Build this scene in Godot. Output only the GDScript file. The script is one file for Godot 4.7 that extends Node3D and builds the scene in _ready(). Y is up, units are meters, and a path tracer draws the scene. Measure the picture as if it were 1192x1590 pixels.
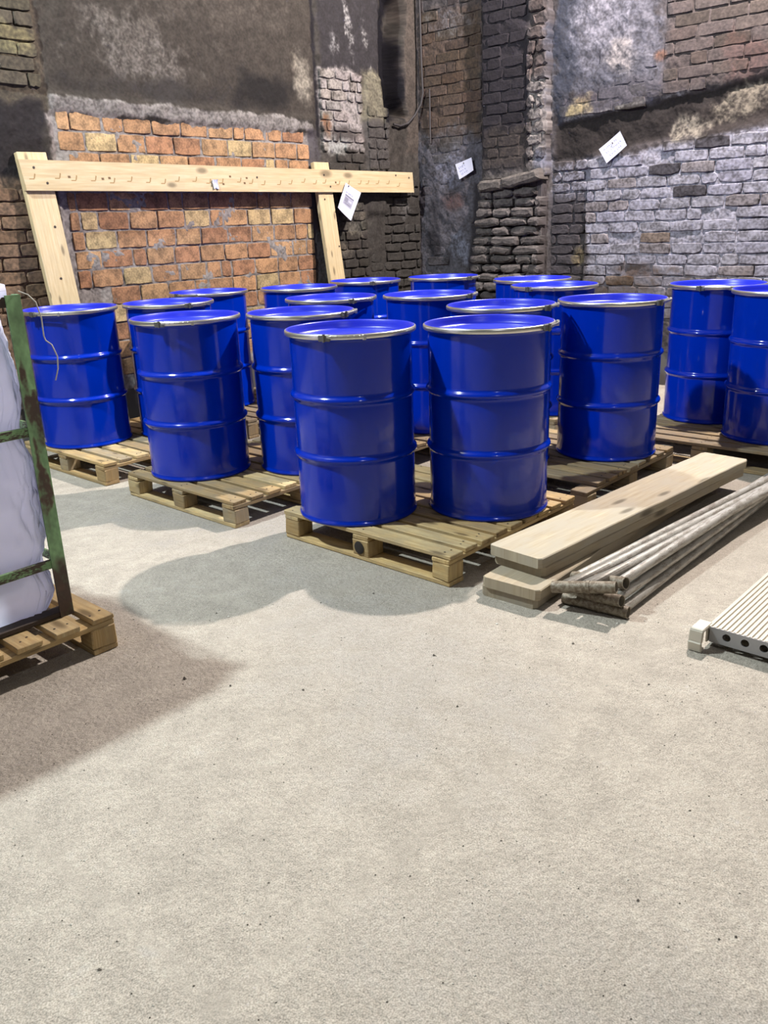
extends Node3D

# The store is laid out on the grid of its two old walls: X runs along the right wall, Z points away from it,
# the left wall stands at X = -3 and the right wall at Z = -4.72 of this frame.
var frame := Transform3D(Basis(Vector3.UP, deg_to_rad(-42.69)), Vector3(-0.486, 0.0, -4.035))
var wall_left_frame: Transform3D
var wall_right_frame: Transform3D
var used := {}
var rng := RandomNumberGenerator.new()
var M := {}
var T := {}

const LEFT_X := -3.0
const RIGHT_Z := -4.72


func _ready() -> void:
	rng.seed = 4711
	set_camera_and_light()
	wall_left_frame = frame * Transform3D(Basis(Vector3(0, 0, -1), Vector3.UP, Vector3(1, 0, 0)), Vector3(LEFT_X, 0, 0))
	wall_right_frame = frame * Transform3D(Basis(Vector3(1, 0, 0), Vector3.UP, Vector3(0, 0, 1)), Vector3(0, 0, RIGHT_Z))
	make_materials()
	make_shell()
	make_wall_left()
	make_wall_right()
	make_pallets()
	make_drums()
	make_timber_frame()
	make_papers()
	make_cage_and_bag()
	make_planks()
	make_scaffold_frames()
	make_deck()
	make_small_things()


# ------------------------------------------------------------------ camera, sky, lamps, exposure
func set_camera_and_light() -> void:
	var cam := Camera3D.new()
	cam.name = "camera"
	cam.fov = 62.45
	cam.near = 0.05
	cam.far = 60.0
	cam.transform = Transform3D(Basis(Vector3.RIGHT, deg_to_rad(-18.804)) * Basis(Vector3.BACK, deg_to_rad(-2.215)), Vector3(0, 1.4823, 0))
	add_child(cam)
	cam.current = true
	var env := Environment.new()
	env.background_mode = Environment.BG_SKY
	var sky := Sky.new()
	var sm := ProceduralSkyMaterial.new()
	sm.sky_top_color = Color(0.45, 0.55, 0.75)
	sm.sky_horizon_color = Color(0.75, 0.8, 0.86)
	sm.ground_horizon_color = Color(0.6, 0.6, 0.58)
	sm.ground_bottom_color = Color(0.3, 0.3, 0.28)
	sky.sky_material = sm
	env.sky = sky
	env.background_energy_multiplier = 1.0
	env.tonemap_mode = Environment.TONE_MAPPER_LINEAR
	env.tonemap_exposure = 1.46
	env.sdfgi_enabled = true
	env.ssao_enabled = true
	env.ssil_enabled = true
	var we := WorldEnvironment.new()
	we.name = "environment"
	we.environment = env
	add_child(we)
	# two flood lamps under the roof; the third is weak fill, added unseen
	lamp(Vector3(2.56, 5.3, -6.27), Color(1.0, 0.955, 0.93), 42.0, 0.05, "round flood lamp under the roof near the whitewashed wall")
	lamp(Vector3(-3.1, 5.3, -3.48), Color(0.94, 0.99, 1.0), 28.0, 0.10, "round flood lamp under the roof near the orange brick panel")
	lamp(Vector3(1.6, 5.4, 2.4), Color(0.97, 0.98, 1.0), 3.0, 0.09, "unseen weak fill lamp added under the roof behind the viewer")


func lamp(at: Vector3, tint: Color, energy: float, size: float, label: String) -> void:
	var t := thing("flood_lamp", label, "lamp", Transform3D(Basis(), at), "flood lamps under the roof")
	var housing := lathe([Vector2(0.0, 0.14), Vector2(0.05, 0.14), Vector2(0.13, 0.07), Vector2(0.17, 0.03), Vector2(0.17, 0.0), Vector2(0.12, 0.015), Vector2(0.0, 0.015)], 40, true)
	var hm := plain(Color(0.12, 0.12, 0.13), 0.5)
	part("housing", housing, hm, t)
	var glow := StandardMaterial3D.new()
	glow.albedo_color = Color(0.9, 0.9, 0.9)
	glow.emission_enabled = true
	glow.emission = tint
	glow.emission_energy_multiplier = 4.0
	var disc := lathe([Vector2(0.0, 0.004), Vector2(0.115, 0.004), Vector2(0.118, 0.01), Vector2(0.0, 0.012)], 32, false)
	part("diffuser", disc, glow, t)
	var rod := lathe([Vector2(0.012, 0.12), Vector2(0.012, 6.0 - at.y)], 12, false)
	part("hanging_rod", rod, hm, t)
	var l := OmniLight3D.new()
	l.name = "lamp_light"
	l.light_color = tint
	l.light_energy = energy
	l.light_size = size
	l.omni_range = 30.0
	l.omni_attenuation = 2.0
	l.shadow_enabled = true
	l.position = at + Vector3(0, -0.10, 0)
	add_child(l, true)


# ------------------------------------------------------------------ helpers: nodes
func numbered(called: String) -> String:
	if not used.has(called):
		used[called] = 0
		return called
	used[called] += 1
	return "%s_%03d" % [called, used[called]]


func tag(o: Node, label: String, category: String, group := "", kind := "") -> void:
	if label:
		o.set_meta("label", label)
	if category:
		o.set_meta("category", category)
	if group:
		o.set_meta("group", group)
	if kind:
		o.set_meta("kind", kind)


func thing(called: String, label: String, category: String, at: Transform3D, group := "") -> Node3D:
	var o := Node3D.new()
	o.name = numbered(called)
	o.transform = at
	tag(o, label, category, group)
	add_child(o, true)
	return o


func part(called: String, mesh: Mesh, mat: Material, parent: Node, at := Transform3D()) -> MeshInstance3D:
	var o := MeshInstance3D.new()
	var key := "%d/%s" % [parent.get_instance_id(), called]
	var n: int = used.get(key, -1) + 1
	used[key] = n
	o.name = called if n == 0 else "%s_%03d" % [called, n]
	o.mesh = mesh
	o.material_override = mat
	o.transform = at
	parent.add_child(o, true)
	return o


func single(called: String, mesh: Mesh, mat: Material, label: String, category: String, at := Transform3D(), group := "", kind := "") -> MeshInstance3D:
	var o := MeshInstance3D.new()
	o.name = numbered(called)
	o.mesh = mesh
	o.material_override = mat
	o.transform = at
	tag(o, label, category, group, kind)
	add_child(o, true)
	return o


func rnd(a: float, b: float) -> float:
	return rng.randf_range(a, b)


# ------------------------------------------------------------------ helpers: shapes
func tri(st: SurfaceTool, a: Vector3, b: Vector3, c: Vector3, n: Vector3, ua: Vector2, ub: Vector2, uc: Vector2) -> void:
	if (b - a).cross(c - a).dot(n) > 0.0:
		var q := b
		b = c
		c = q
		var w := ub
		ub = uc
		uc = w
	st.set_normal(n)
	st.set_uv(ua)
	st.add_vertex(a)
	st.set_normal(n)
	st.set_uv(ub)
	st.add_vertex(b)
	st.set_normal(n)
	st.set_uv(uc)
	st.add_vertex(c)


func poly(st: SurfaceTool, pts: Array, out: Vector3, shift: Vector2, xf := Transform3D()) -> void:
	var n := Vector3.ZERO
	for i in range(1, pts.size() - 1):
		n += (pts[i] - pts[0]).cross(pts[i + 1] - pts[0])
	n = n.normalized()
	if n.dot(out) < 0.0:
		n = -n
	var uv := []
	for p in pts:
		var q: Vector3 = p
		if absf(out.y) > 0.7:
			uv.append(Vector2(q.x, q.z) + shift)
		elif absf(out.z) >= absf(out.x):
			uv.append(Vector2(q.x, q.y) + shift + Vector2(0, 0.37))
		else:
			uv.append(Vector2(q.y * 0.5, q.z) + shift + Vector2(0.21, 0))
	var nn := (xf.basis * n).normalized()
	for i in range(1, pts.size() - 1):
		tri(st, xf * pts[0], xf * pts[i], xf * pts[i + 1], nn, uv[0], uv[i], uv[i + 1])


# a box with chamfered edges; its corners may be off by «wobble» metres
func add_box(st: SurfaceTool, size: Vector3, bevel: float, shift := Vector2.ZERO, wobble := 0.0, xf := Transform3D()) -> void:
	var h := size * 0.5
	var b := minf(bevel, minf(h.x, minf(h.y, h.z)) * 0.8)
	var c := {}
	for sx in [-1, 1]:
		for sy in [-1, 1]:
			for sz in [-1, 1]:
				var j := Vector3(rnd(-wobble, wobble), rnd(-wobble, wobble), rnd(-wobble, wobble)) if wobble > 0.0 else Vector3.ZERO
				var k := Vector3(sx * h.x, sy * h.y, sz * h.z) + j
				c[[sx, sy, sz]] = [k - Vector3(0, sy * b, sz * b), k - Vector3(sx * b, 0, sz * b), k - Vector3(sx * b, sy * b, 0)]
	for s in [-1, 1]:
		poly(st, [c[[s, -1, -1]][0], c[[s, 1, -1]][0], c[[s, 1, 1]][0], c[[s, -1, 1]][0]], Vector3(s, 0, 0), shift, xf)
		poly(st, [c[[-1, s, -1]][1], c[[1, s, -1]][1], c[[1, s, 1]][1], c[[-1, s, 1]][1]], Vector3(0, s, 0), shift, xf)
		poly(st, [c[[-1, -1, s]][2], c[[1, -1, s]][2], c[[1, 1, s]][2], c[[-1, 1, s]][2]], Vector3(0, 0, s), shift, xf)
		for q in [-1, 1]:
			poly(st, [c[[s, q, -1]][0], c[[s, q, 1]][0], c[[s, q, 1]][1], c[[s, q, -1]][1]], Vector3(s, q, 0), shift, xf)
			poly(st, [c[[s, -1, q]][0], c[[s, 1, q]][0], c[[s, 1, q]][2], c[[s, -1, q]][2]], Vector3(s, 0, q), shift, xf)
			poly(st, [c[[-1, s, q]][1], c[[1, s, q]][1], c[[1, s, q]][2], c[[-1, s, q]][2]], Vector3(0, s, q), shift, xf)
			for r in [-1, 1]:
				var k = c[[s, q, r]]
				poly(st, [k[0], k[1], k[2]], Vector3(s, q, r), shift, xf)


func box(size: Vector3, bevel := 0.002, shift := Vector2.ZERO, wobble := 0.0) -> ArrayMesh:
	var st := SurfaceTool.new()
	st.begin(Mesh.PRIMITIVE_TRIANGLES)
	add_box(st, size, bevel, shift, wobble)
	return st.commit()


func tools() -> SurfaceTool:
	var st := SurfaceTool.new()
	st.begin(Mesh.PRIMITIVE_TRIANGLES)
	return st


# a turned shape; profile points are (radius, height), the outside lies to the right of the way up
func add_lathe(st: SurfaceTool, profile: Array, seg: int, crease: bool, xf := Transform3D()) -> void:
	var n := profile.size()
	var tn := []
	for i in n - 1:
		var d: Vector2 = profile[i + 1] - profile[i]
		tn.append(Vector2(d.y, -d.x).normalized())
	var v := 0.0
	for i in n - 1:
		var n0: Vector2 = tn[i]
		var n1: Vector2 = tn[i]
		if i > 0 and (tn[i - 1].dot(tn[i]) > 0.6 or not crease):
			n0 = (tn[i - 1] + tn[i]).normalized()
		if i < n - 2 and (tn[i + 1].dot(tn[i]) > 0.6 or not crease):
			n1 = (tn[i + 1] + tn[i]).normalized()
		var p: Vector2 = profile[i]
		var q: Vector2 = profile[i + 1]
		var v2 := v + p.distance_to(q)
		for k in seg:
			var a0 := TAU * k / seg
			var a1 := TAU * (k + 1) / seg
			var d0 := Vector3(sin(a0), 0, cos(a0))
			var d1 := Vector3(sin(a1), 0, cos(a1))
			var quad := [[p, n0, d0, Vector2(a0 * 0.3, v)], [p, n0, d1, Vector2(a1 * 0.3, v)], [q, n1, d1, Vector2(a1 * 0.3, v2)], [q, n1, d0, Vector2(a0 * 0.3, v2)]]
			for t in [[0, 2, 1], [0, 3, 2]]:
				if (t == [0, 2, 1] and p.x < 1e-6) or (t == [0, 3, 2] and q.x < 1e-6):
					continue
				for j in t:
					var e = quad[j]
					st.set_normal((xf.basis * (e[2] * e[1].x + Vector3(0, e[1].y, 0))).normalized())
					st.set_uv(e[3])
					st.add_vertex(xf * (e[2] * e[0].x + Vector3(0, e[0].y, 0)))
		v = v2


func lathe(profile: Array, seg: int, crease: bool) -> ArrayMesh:
	var st := tools()
	add_lathe(st, profile, seg, crease)
	st.index()
	return st.commit()


# a round tube along a line of points
func add_tube(st: SurfaceTool, pts: Array, r: float, seg := 8, caps := true) -> void:
	var n := pts.size()
	var rings := []
	var side := Vector3.ZERO
	var run := 0.0
	for i in n:
		var t: Vector3 = ((pts[mini(i + 1, n - 1)] - pts[maxi(i - 1, 0)]) as Vector3).normalized()
		if i == 0:
			side = t.cross(Vector3.UP if absf(t.y) < 0.9 else Vector3.RIGHT).normalized()
		else:
			run += (pts[i] as Vector3).distance_to(pts[i - 1])
		side = (side - t * side.dot(t)).normalized()
		var up := t.cross(side)
		var ring := []
		for k in seg + 1:
			var a := TAU * k / seg
			var d := side * cos(a) + up * sin(a)
			ring.append([pts[i] + d * r, d, Vector2(run, float(k) / seg * TAU * r)])
		rings.append(ring)
	for i in n - 1:
		for k in seg:
			var q := [rings[i][k], rings[i][k + 1], rings[i + 1][k + 1], rings[i + 1][k]]
			var o: Vector3 = q[0][1] + q[1][1]
			var ids := [0, 1, 2, 0, 2, 3]
			if ((q[1][0] - q[0][0]) as Vector3).cross(q[2][0] - q[0][0]).dot(o) > 0.0:
				ids = [0, 2, 1, 0, 3, 2]
			for j in ids:
				st.set_normal(q[j][1])
				st.set_uv(q[j][2])
				st.add_vertex(q[j][0])
	if caps:
		for e in [[0, 1], [n - 1, n - 2]]:
			var o: Vector3 = ((pts[e[0]] - pts[e[1]]) as Vector3).normalized()
			for k in seg:
				tri(st, pts[e[0]], rings[e[0]][k][0], rings[e[0]][k + 1][0], o, Vector2.ZERO, Vector2.ZERO, Vector2.ZERO)


func tube(pts: Array, r: float, seg := 8, caps := true) -> ArrayMesh:
	var st := tools()
	add_tube(st, pts, r, seg, caps)
	return st.commit()


# a hollow pipe with an open mouth at both ends
func add_pipe(st: SurfaceTool, a: Vector3, b: Vector3, r: float, wall: float, seg := 20) -> void:
	add_tube(st, [a, b], r, seg, false)
	var t := (b - a).normalized()
	var side := t.cross(Vector3.UP if absf(t.y) < 0.9 else Vector3.RIGHT).normalized()
	var up := t.cross(side)
	for k in seg:
		var d0 := side * cos(TAU * k / seg) + up * sin(TAU * k / seg)
		var d1 := side * cos(TAU * (k + 1) / seg) + up * sin(TAU * (k + 1) / seg)
		var i := r - wall
		for e in [[a, -t], [b, t]]:
			var p: Vector3 = e[0]
			tri(st, p + d0 * r, p + d1 * r, p + d1 * i, e[1], Vector2.ZERO, Vector2.ZERO, Vector2.ZERO)
			tri(st, p + d0 * r, p + d1 * i, p + d0 * i, e[1], Vector2.ZERO, Vector2.ZERO, Vector2.ZERO)
		var m := -(d0 + d1).normalized()
		tri(st, a + d0 * i, a + d1 * i, b + d1 * i, m, Vector2.ZERO, Vector2.ZERO, Vector2.ZERO)
		tri(st, a + d0 * i, b + d1 * i, b + d0 * i, m, Vector2.ZERO, Vector2.ZERO, Vector2.ZERO)


# a grid of points (rows of equal length) as a smooth sheet; «out» tells the side it faces
func sheet(rows: Array, out: Vector3, uvs := [], uv2 := 0.0) -> ArrayMesh:
	var h := rows.size()
	var w: int = rows[0].size()
	var pos := PackedVector3Array()
	var nor := PackedVector3Array()
	var uv := PackedVector2Array()
	var uvb := PackedVector2Array()
	var idx := PackedInt32Array()
	for j in h:
		for i in w:
			var du: Vector3 = rows[j][mini(i + 1, w - 1)] - rows[j][maxi(i - 1, 0)]
			var dv: Vector3 = rows[mini(j + 1, h - 1)][i] - rows[maxi(j - 1, 0)][i]
			var n := du.cross(dv).normalized()
			pos.append(rows[j][i])
			nor.append(n)
			uv.append(uvs[j][i] if uvs else Vector2(float(i) / (w - 1), float(j) / (h - 1)))
			uvb.append(Vector2(rows[j][i].x, rows[j][i].y) * uv2)
	if nor[(h / 2) * w + w / 2].dot(out) < 0.0:
		for i in nor.size():
			nor[i] = -nor[i]
	var flip := false
	var mid := (h / 2) * w + w / 2 - (1 if w / 2 == w - 1 else 0)
	if (pos[mid + 1] - pos[mid]).cross(pos[mid + w if mid + w < pos.size() else mid] - pos[mid]).dot(nor[mid]) > 0.0:
		flip = true
	for j in h - 1:
		for i in w - 1:
			var a := j * w + i
			if flip:
				idx.append_array(PackedInt32Array([a, a + w, a + 1, a + 1, a + w, a + w + 1]))
			else:
				idx.append_array(PackedInt32Array([a, a + 1, a + w, a + 1, a + w + 1, a + w]))
	var arr := []
	arr.resize(Mesh.ARRAY_MAX)
	arr[Mesh.ARRAY_VERTEX] = pos
	arr[Mesh.ARRAY_NORMAL] = nor
	arr[Mesh.ARRAY_TEX_UV] = uv
	if uv2 > 0.0:
		arr[Mesh.ARRAY_TEX_UV2] = uvb
	arr[Mesh.ARRAY_INDEX] = idx
	var m := ArrayMesh.new()
	m.add_surface_from_arrays(Mesh.PRIMITIVE_TRIANGLES, arr)
	return m


# ------------------------------------------------------------------ helpers: materials and textures
func plain(c: Color, rough: float, metal := 0.0) -> StandardMaterial3D:
	var m := StandardMaterial3D.new()
	m.albedo_color = c
	m.roughness = rough
	m.metallic = metal
	return m


func noise(freq: float, seed_: int, oct := 4) -> FastNoiseLite:
	var n := FastNoiseLite.new()
	n.noise_type = FastNoiseLite.TYPE_SIMPLEX_SMOOTH
	n.seed = seed_
	n.frequency = freq
	n.fractal_type = FastNoiseLite.FRACTAL_FBM
	n.fractal_octaves = oct
	return n


func field(w: int, h: int, freq: float, seed_: int, oct := 4, seamless := false) -> PackedByteArray:
	var im: Image = noise(freq, seed_, oct).get_seamless_image(w, h) if seamless else noise(freq, seed_, oct).get_image(w, h)
	im.convert(Image.FORMAT_L8)
	return im.get_data()


func to_texture(w: int, h: int, bytes: PackedByteArray, fmt := Image.FORMAT_RGB8) -> ImageTexture:
	return ImageTexture.create_from_image(Image.create_from_data(w, h, false, fmt, bytes))


# wood with its grain along the texture's width
func wood_texture(light: Color, dark: Color, grey: Color, grey_share: float, knots: int, seed_: int) -> ImageTexture:
	var w := 512
	var h := 256
	var g1: Image = noise(0.05, seed_, 3).get_seamless_image(24, h)
	var g2: Image = noise(0.16, seed_ + 1, 3).get_seamless_image(48, h)
	for g in [g1, g2]:
		g.convert(Image.FORMAT_L8)
		g.resize(w, h, Image.INTERPOLATE_CUBIC)
	var a := g1.get_data()
	var b := g2.get_data()
	var c := field(w, h, 0.012, seed_ + 2, 4, true)
	var d := field(w, h, 0.09, seed_ + 3, 3, true)
	var r := RandomNumberGenerator.new()
	r.seed = seed_
	var ks := []
	for k in knots:
		ks.append(Vector3(r.randf() * w, r.randf() * h, r.randf_range(5, 11)))
	var out := PackedByteArray()
	out.resize(w * h * 3)
	for y in h:
		for x in w:
			var i := y * w + x
			var t := clampf((a[i] / 255.0 - 0.5) * 0.9 + (b[i] / 255.0 - 0.5) * 0.9 + 0.45, 0.0, 1.0)
			var col := light.lerp(dark, t)
			var gs := clampf(grey_share + (c[i] / 255.0 - 0.5) * 2.0 * minf(grey_share, 1.0 - grey_share) * 1.6 + (d[i] / 255.0 - 0.5) * 0.3, 0.0, 1.0)
			col = col.lerp(grey, gs)
			for k in ks:
				var q: float = Vector2((x - k.x) * 0.6, y - k.y).length() / k.z
				if q < 1.6:
					col = col.lerp(dark.darkened(0.45), clampf(1.6 - q, 0.0, 1.0) * 0.7)
			out[i * 3] = int(col.r * 255.0)
			out[i * 3 + 1] = int(col.g * 255.0)
			out[i * 3 + 2] = int(col.b * 255.0)
	return to_texture(w, h, out)


func mapped(tex: Texture2D, rough: float, uv_scale: Vector2, tint := Color.WHITE) -> StandardMaterial3D:
	var m := plain(tint, rough)
	m.albedo_texture = tex
	m.uv1_scale = Vector3(uv_scale.x, uv_scale.y, 1)
	m.texture_repeat = true
	return m


# A worn surface painted as it is: stains, lime, soot and patches of render, each a soft-edged field in metres.
# patch: [centre, half size, angle in degrees, round, colour, strength, softness, how ragged, how broken up]
func paint(px: float, lo: Vector2, hi: Vector2, base: Color, mottle: float, patches: Array, seed_: int) -> Array:
	var w := int((hi.x - lo.x) * px)
	var h := int((hi.y - lo.y) * px)
	var f1 := field(w, h, 2.2 / px, seed_, 5)
	var f2 := field(w, h, 9.0 / px, seed_ + 1, 5)
	var f3 := field(w, h, 30.0 / px, seed_ + 2, 4)
	var col := PackedColorArray()
	col.resize(w * h)
	for i in w * h:
		var t := 1.0 + ((f1[i] - 128) * 0.5 + (f2[i] - 128) * 0.5) / 128.0 * mottle
		col[i] = Color(base.r * t, base.g * t, base.b * t)
	for p in patches:
		var c: Vector2 = p[0]
		var hs: Vector2 = p[1]
		var an := deg_to_rad(p[2])
		var ca := cos(an)
		var sa := sin(an)
		var is_round: bool = p[3]
		var pc: Color = p[4]
		var strength: float = p[5]
		var soft: float = p[6]
		var rag: float = p[7] / 128.0
		var broken: float = p[8] / 128.0
		var reach: float = hs.length() + soft + p[7]
		var small := minf(hs.x, hs.y)
		for y in range(maxi(0, int((hi.y - c.y - reach) * px)), mini(h, int((hi.y - c.y + reach) * px))):
			var dy := hi.y - (y + 0.5) / px - c.y
			for x in range(maxi(0, int((c.x - lo.x - reach) * px)), mini(w, int((c.x - lo.x + reach) * px))):
				var dx := lo.x + (x + 0.5) / px - c.x
				var rx := dx * ca + dy * sa
				var ry := dy * ca - dx * sa
				var d := (1.0 - sqrt(rx * rx / (hs.x * hs.x) + ry * ry / (hs.y * hs.y))) * small if is_round else minf(hs.x - absf(rx), hs.y - absf(ry))
				var i := y * w + x
				d += (f1[i] - 128) * rag + (f2[i] - 128) * rag * 0.5
				if d <= 0.0:
					continue
				var al := clampf(d / soft, 0.0, 1.0)
				al = clampf(al * strength + (f2[i] + f3[i] - 256) * broken * 0.6 * al, 0.0, 1.0)
				var o := col[i]
				col[i] = Color(o.r + (pc.r - o.r) * al, o.g + (pc.g - o.g) * al, o.b + (pc.b - o.b) * al)
	var out := PackedByteArray()
	out.resize(w * h * 3)
	for i in w * h:
		var k := 1.0 + ((f3[i] - 128) * 0.20 + (f2[i] - 128) * 0.16) / 128.0 * minf(1.0, mottle * 3.0)
		var o := col[i]
		out[i * 3] = int(clampf(o.r * k, 0.0, 1.0) * 255.0)
		out[i * 3 + 1] = int(clampf(o.g * k, 0.0, 1.0) * 255.0)
		out[i * 3 + 2] = int(clampf(o.b * k, 0.0, 1.0) * 255.0)
	return [to_texture(w, h, out), to_texture(w, h, f3, Image.FORMAT_L8)]


func rgb(r: int, g: int, b: int) -> Color:
	return Color8(r, g, b)


func make_materials() -> void:
	M.blue = plain(rgb(0, 40, 162), 0.13)
	M.blue.metallic_specular = 0.46
	M.lid = plain(rgb(30, 44, 184), 0.34)  # the shell's paint, with a pale reflected haze put into the colour
	var zn := to_texture(256, 256, field(256, 256, 0.03, 21, 3, true), Image.FORMAT_L8)
	M.zinc = plain(rgb(214, 212, 204), 0.3, 0.95)
	M.dark_zinc = plain(rgb(120, 120, 118), 0.4, 0.8)
	M.galvanised = plain(rgb(176, 173, 168), 0.38, 0.3)
	M.galvanised.albedo_texture = splotches(rgb(255, 255, 252), rgb(206, 200, 192), 31, 0.44)
	M.galvanised.uv1_scale = Vector3(1.6, 7.07, 1)
	M.pipe_dirty = plain(rgb(144, 137, 126), 0.55, 0.2)
	M.pipe_dirty.albedo_texture = splotches(rgb(235, 230, 220), rgb(176, 162, 144), 32, 0.5)
	M.pipe_dirty.uv1_scale = Vector3(7.0, 6.58, 1)
	M.aluminium = plain(rgb(182, 175, 161), 0.5, 0.25)
	M.steel_grey = plain(rgb(150, 150, 152), 0.45, 0.5)
	M.dark_steel = plain(rgb(60, 56, 52), 0.6, 0.5)
	T.pine = wood_texture(rgb(240, 222, 180), rgb(216, 190, 142), rgb(206, 192, 158), 0.16, 5, 51)
	T.pallet = wood_texture(rgb(232, 212, 166), rgb(194, 164, 114), rgb(176, 162, 134), 0.3, 6, 61)
	T.old = wood_texture(rgb(206, 190, 154), rgb(150, 126, 92), rgb(160, 150, 132), 0.55, 6, 71)
	T.scaffold_board = wood_texture(rgb(222, 210, 186), rgb(184, 168, 140), rgb(202, 194, 178), 0.6, 4, 81)
	M.pine = mapped(T.pine, 0.6, Vector2(0.9, 3.4), rgb(208, 205, 205))
	M.pallet = []
	for c in [rgb(221, 217, 208), rgb(208, 200, 184), rgb(221, 212, 193), rgb(196, 186, 170)]:
		M.pallet.append(mapped(T.pallet, 0.75, Vector2(0.9, 3.2), c))
	M.old = []
	for c in [rgb(221, 217, 208), rgb(201, 193, 179), rgb(186, 179, 170), rgb(208, 196, 174)]:
		M.old.append(mapped(T.old, 0.8, Vector2(0.9, 3.2), c))
	M.board = []
	for c in [rgb(205, 203, 198), rgb(194, 189, 180), rgb(184, 180, 174)]:
		M.board.append(mapped(T.scaffold_board, 0.85, Vector2(0.6, 2.6), c))
	M.nail = plain(rgb(70, 62, 56), 0.6, 0.4)
	M.bark = plain(rgb(34, 28, 24), 0.9)
	# brick clay, one texture, tinted per brick
	var w := 256
	var b1 := field(w, w, 0.02, 91, 4, true)
	var b2 := field(w, w, 0.11, 92, 4, true)
	var out := PackedByteArray()
	out.resize(w * w * 3)
	for i in w * w:
		var t := 0.86 + (b1[i] - 128) / 128.0 * 0.22 + (b2[i] - 128) / 128.0 * 0.16
		var dust := clampf((b1[i] - 150) / 90.0, 0.0, 0.5)
		var c := Color(t, t, t).lerp(Color(0.86, 0.86, 0.84), dust)
		out[i * 3] = int(clampf(c.r, 0, 1) * 255)
		out[i * 3 + 1] = int(clampf(c.g, 0, 1) * 255)
		out[i * 3 + 2] = int(clampf(c.b, 0, 1) * 255)
	T.clay = to_texture(w, w, out)
	T.rough = to_texture(w, w, b2, Image.FORMAT_L8)
	M.clay = mapped(T.clay, 0.9, Vector2(1.6, 1.6), Color(0.88, 0.88, 0.88))
	M.clay.vertex_color_use_as_albedo = true
	M.clay.heightmap_enabled = true
	M.clay.heightmap_texture = T.rough
	M.clay.heightmap_scale = 0.09
	M.paper = plain(rgb(184, 186, 206), 0.8)
	M.hall = plain(rgb(84, 82, 80), 0.9)


# pale metal with dark dirt and splashes, tiling
func splotches(light: Color, dark: Color, seed_: int, share: float) -> ImageTexture:
	var w := 256
	var a := field(w, w, 0.02, seed_, 4, true)
	var b := field(w, w, 0.12, seed_ + 1, 3, true)
	var out := PackedByteArray()
	out.resize(w * w * 3)
	for i in w * w:
		var t := clampf(((a[i] + b[i] * 0.7) / 255.0 / 1.7 - share) * 7.0 + 0.5, 0.0, 1.0)
		var c := dark.lerp(light, t)
		out[i * 3] = int(c.r * 255)
		out[i * 3 + 1] = int(c.g * 255)
		out[i * 3 + 2] = int(c.b * 255)
	return to_texture(w, w, out)


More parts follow.
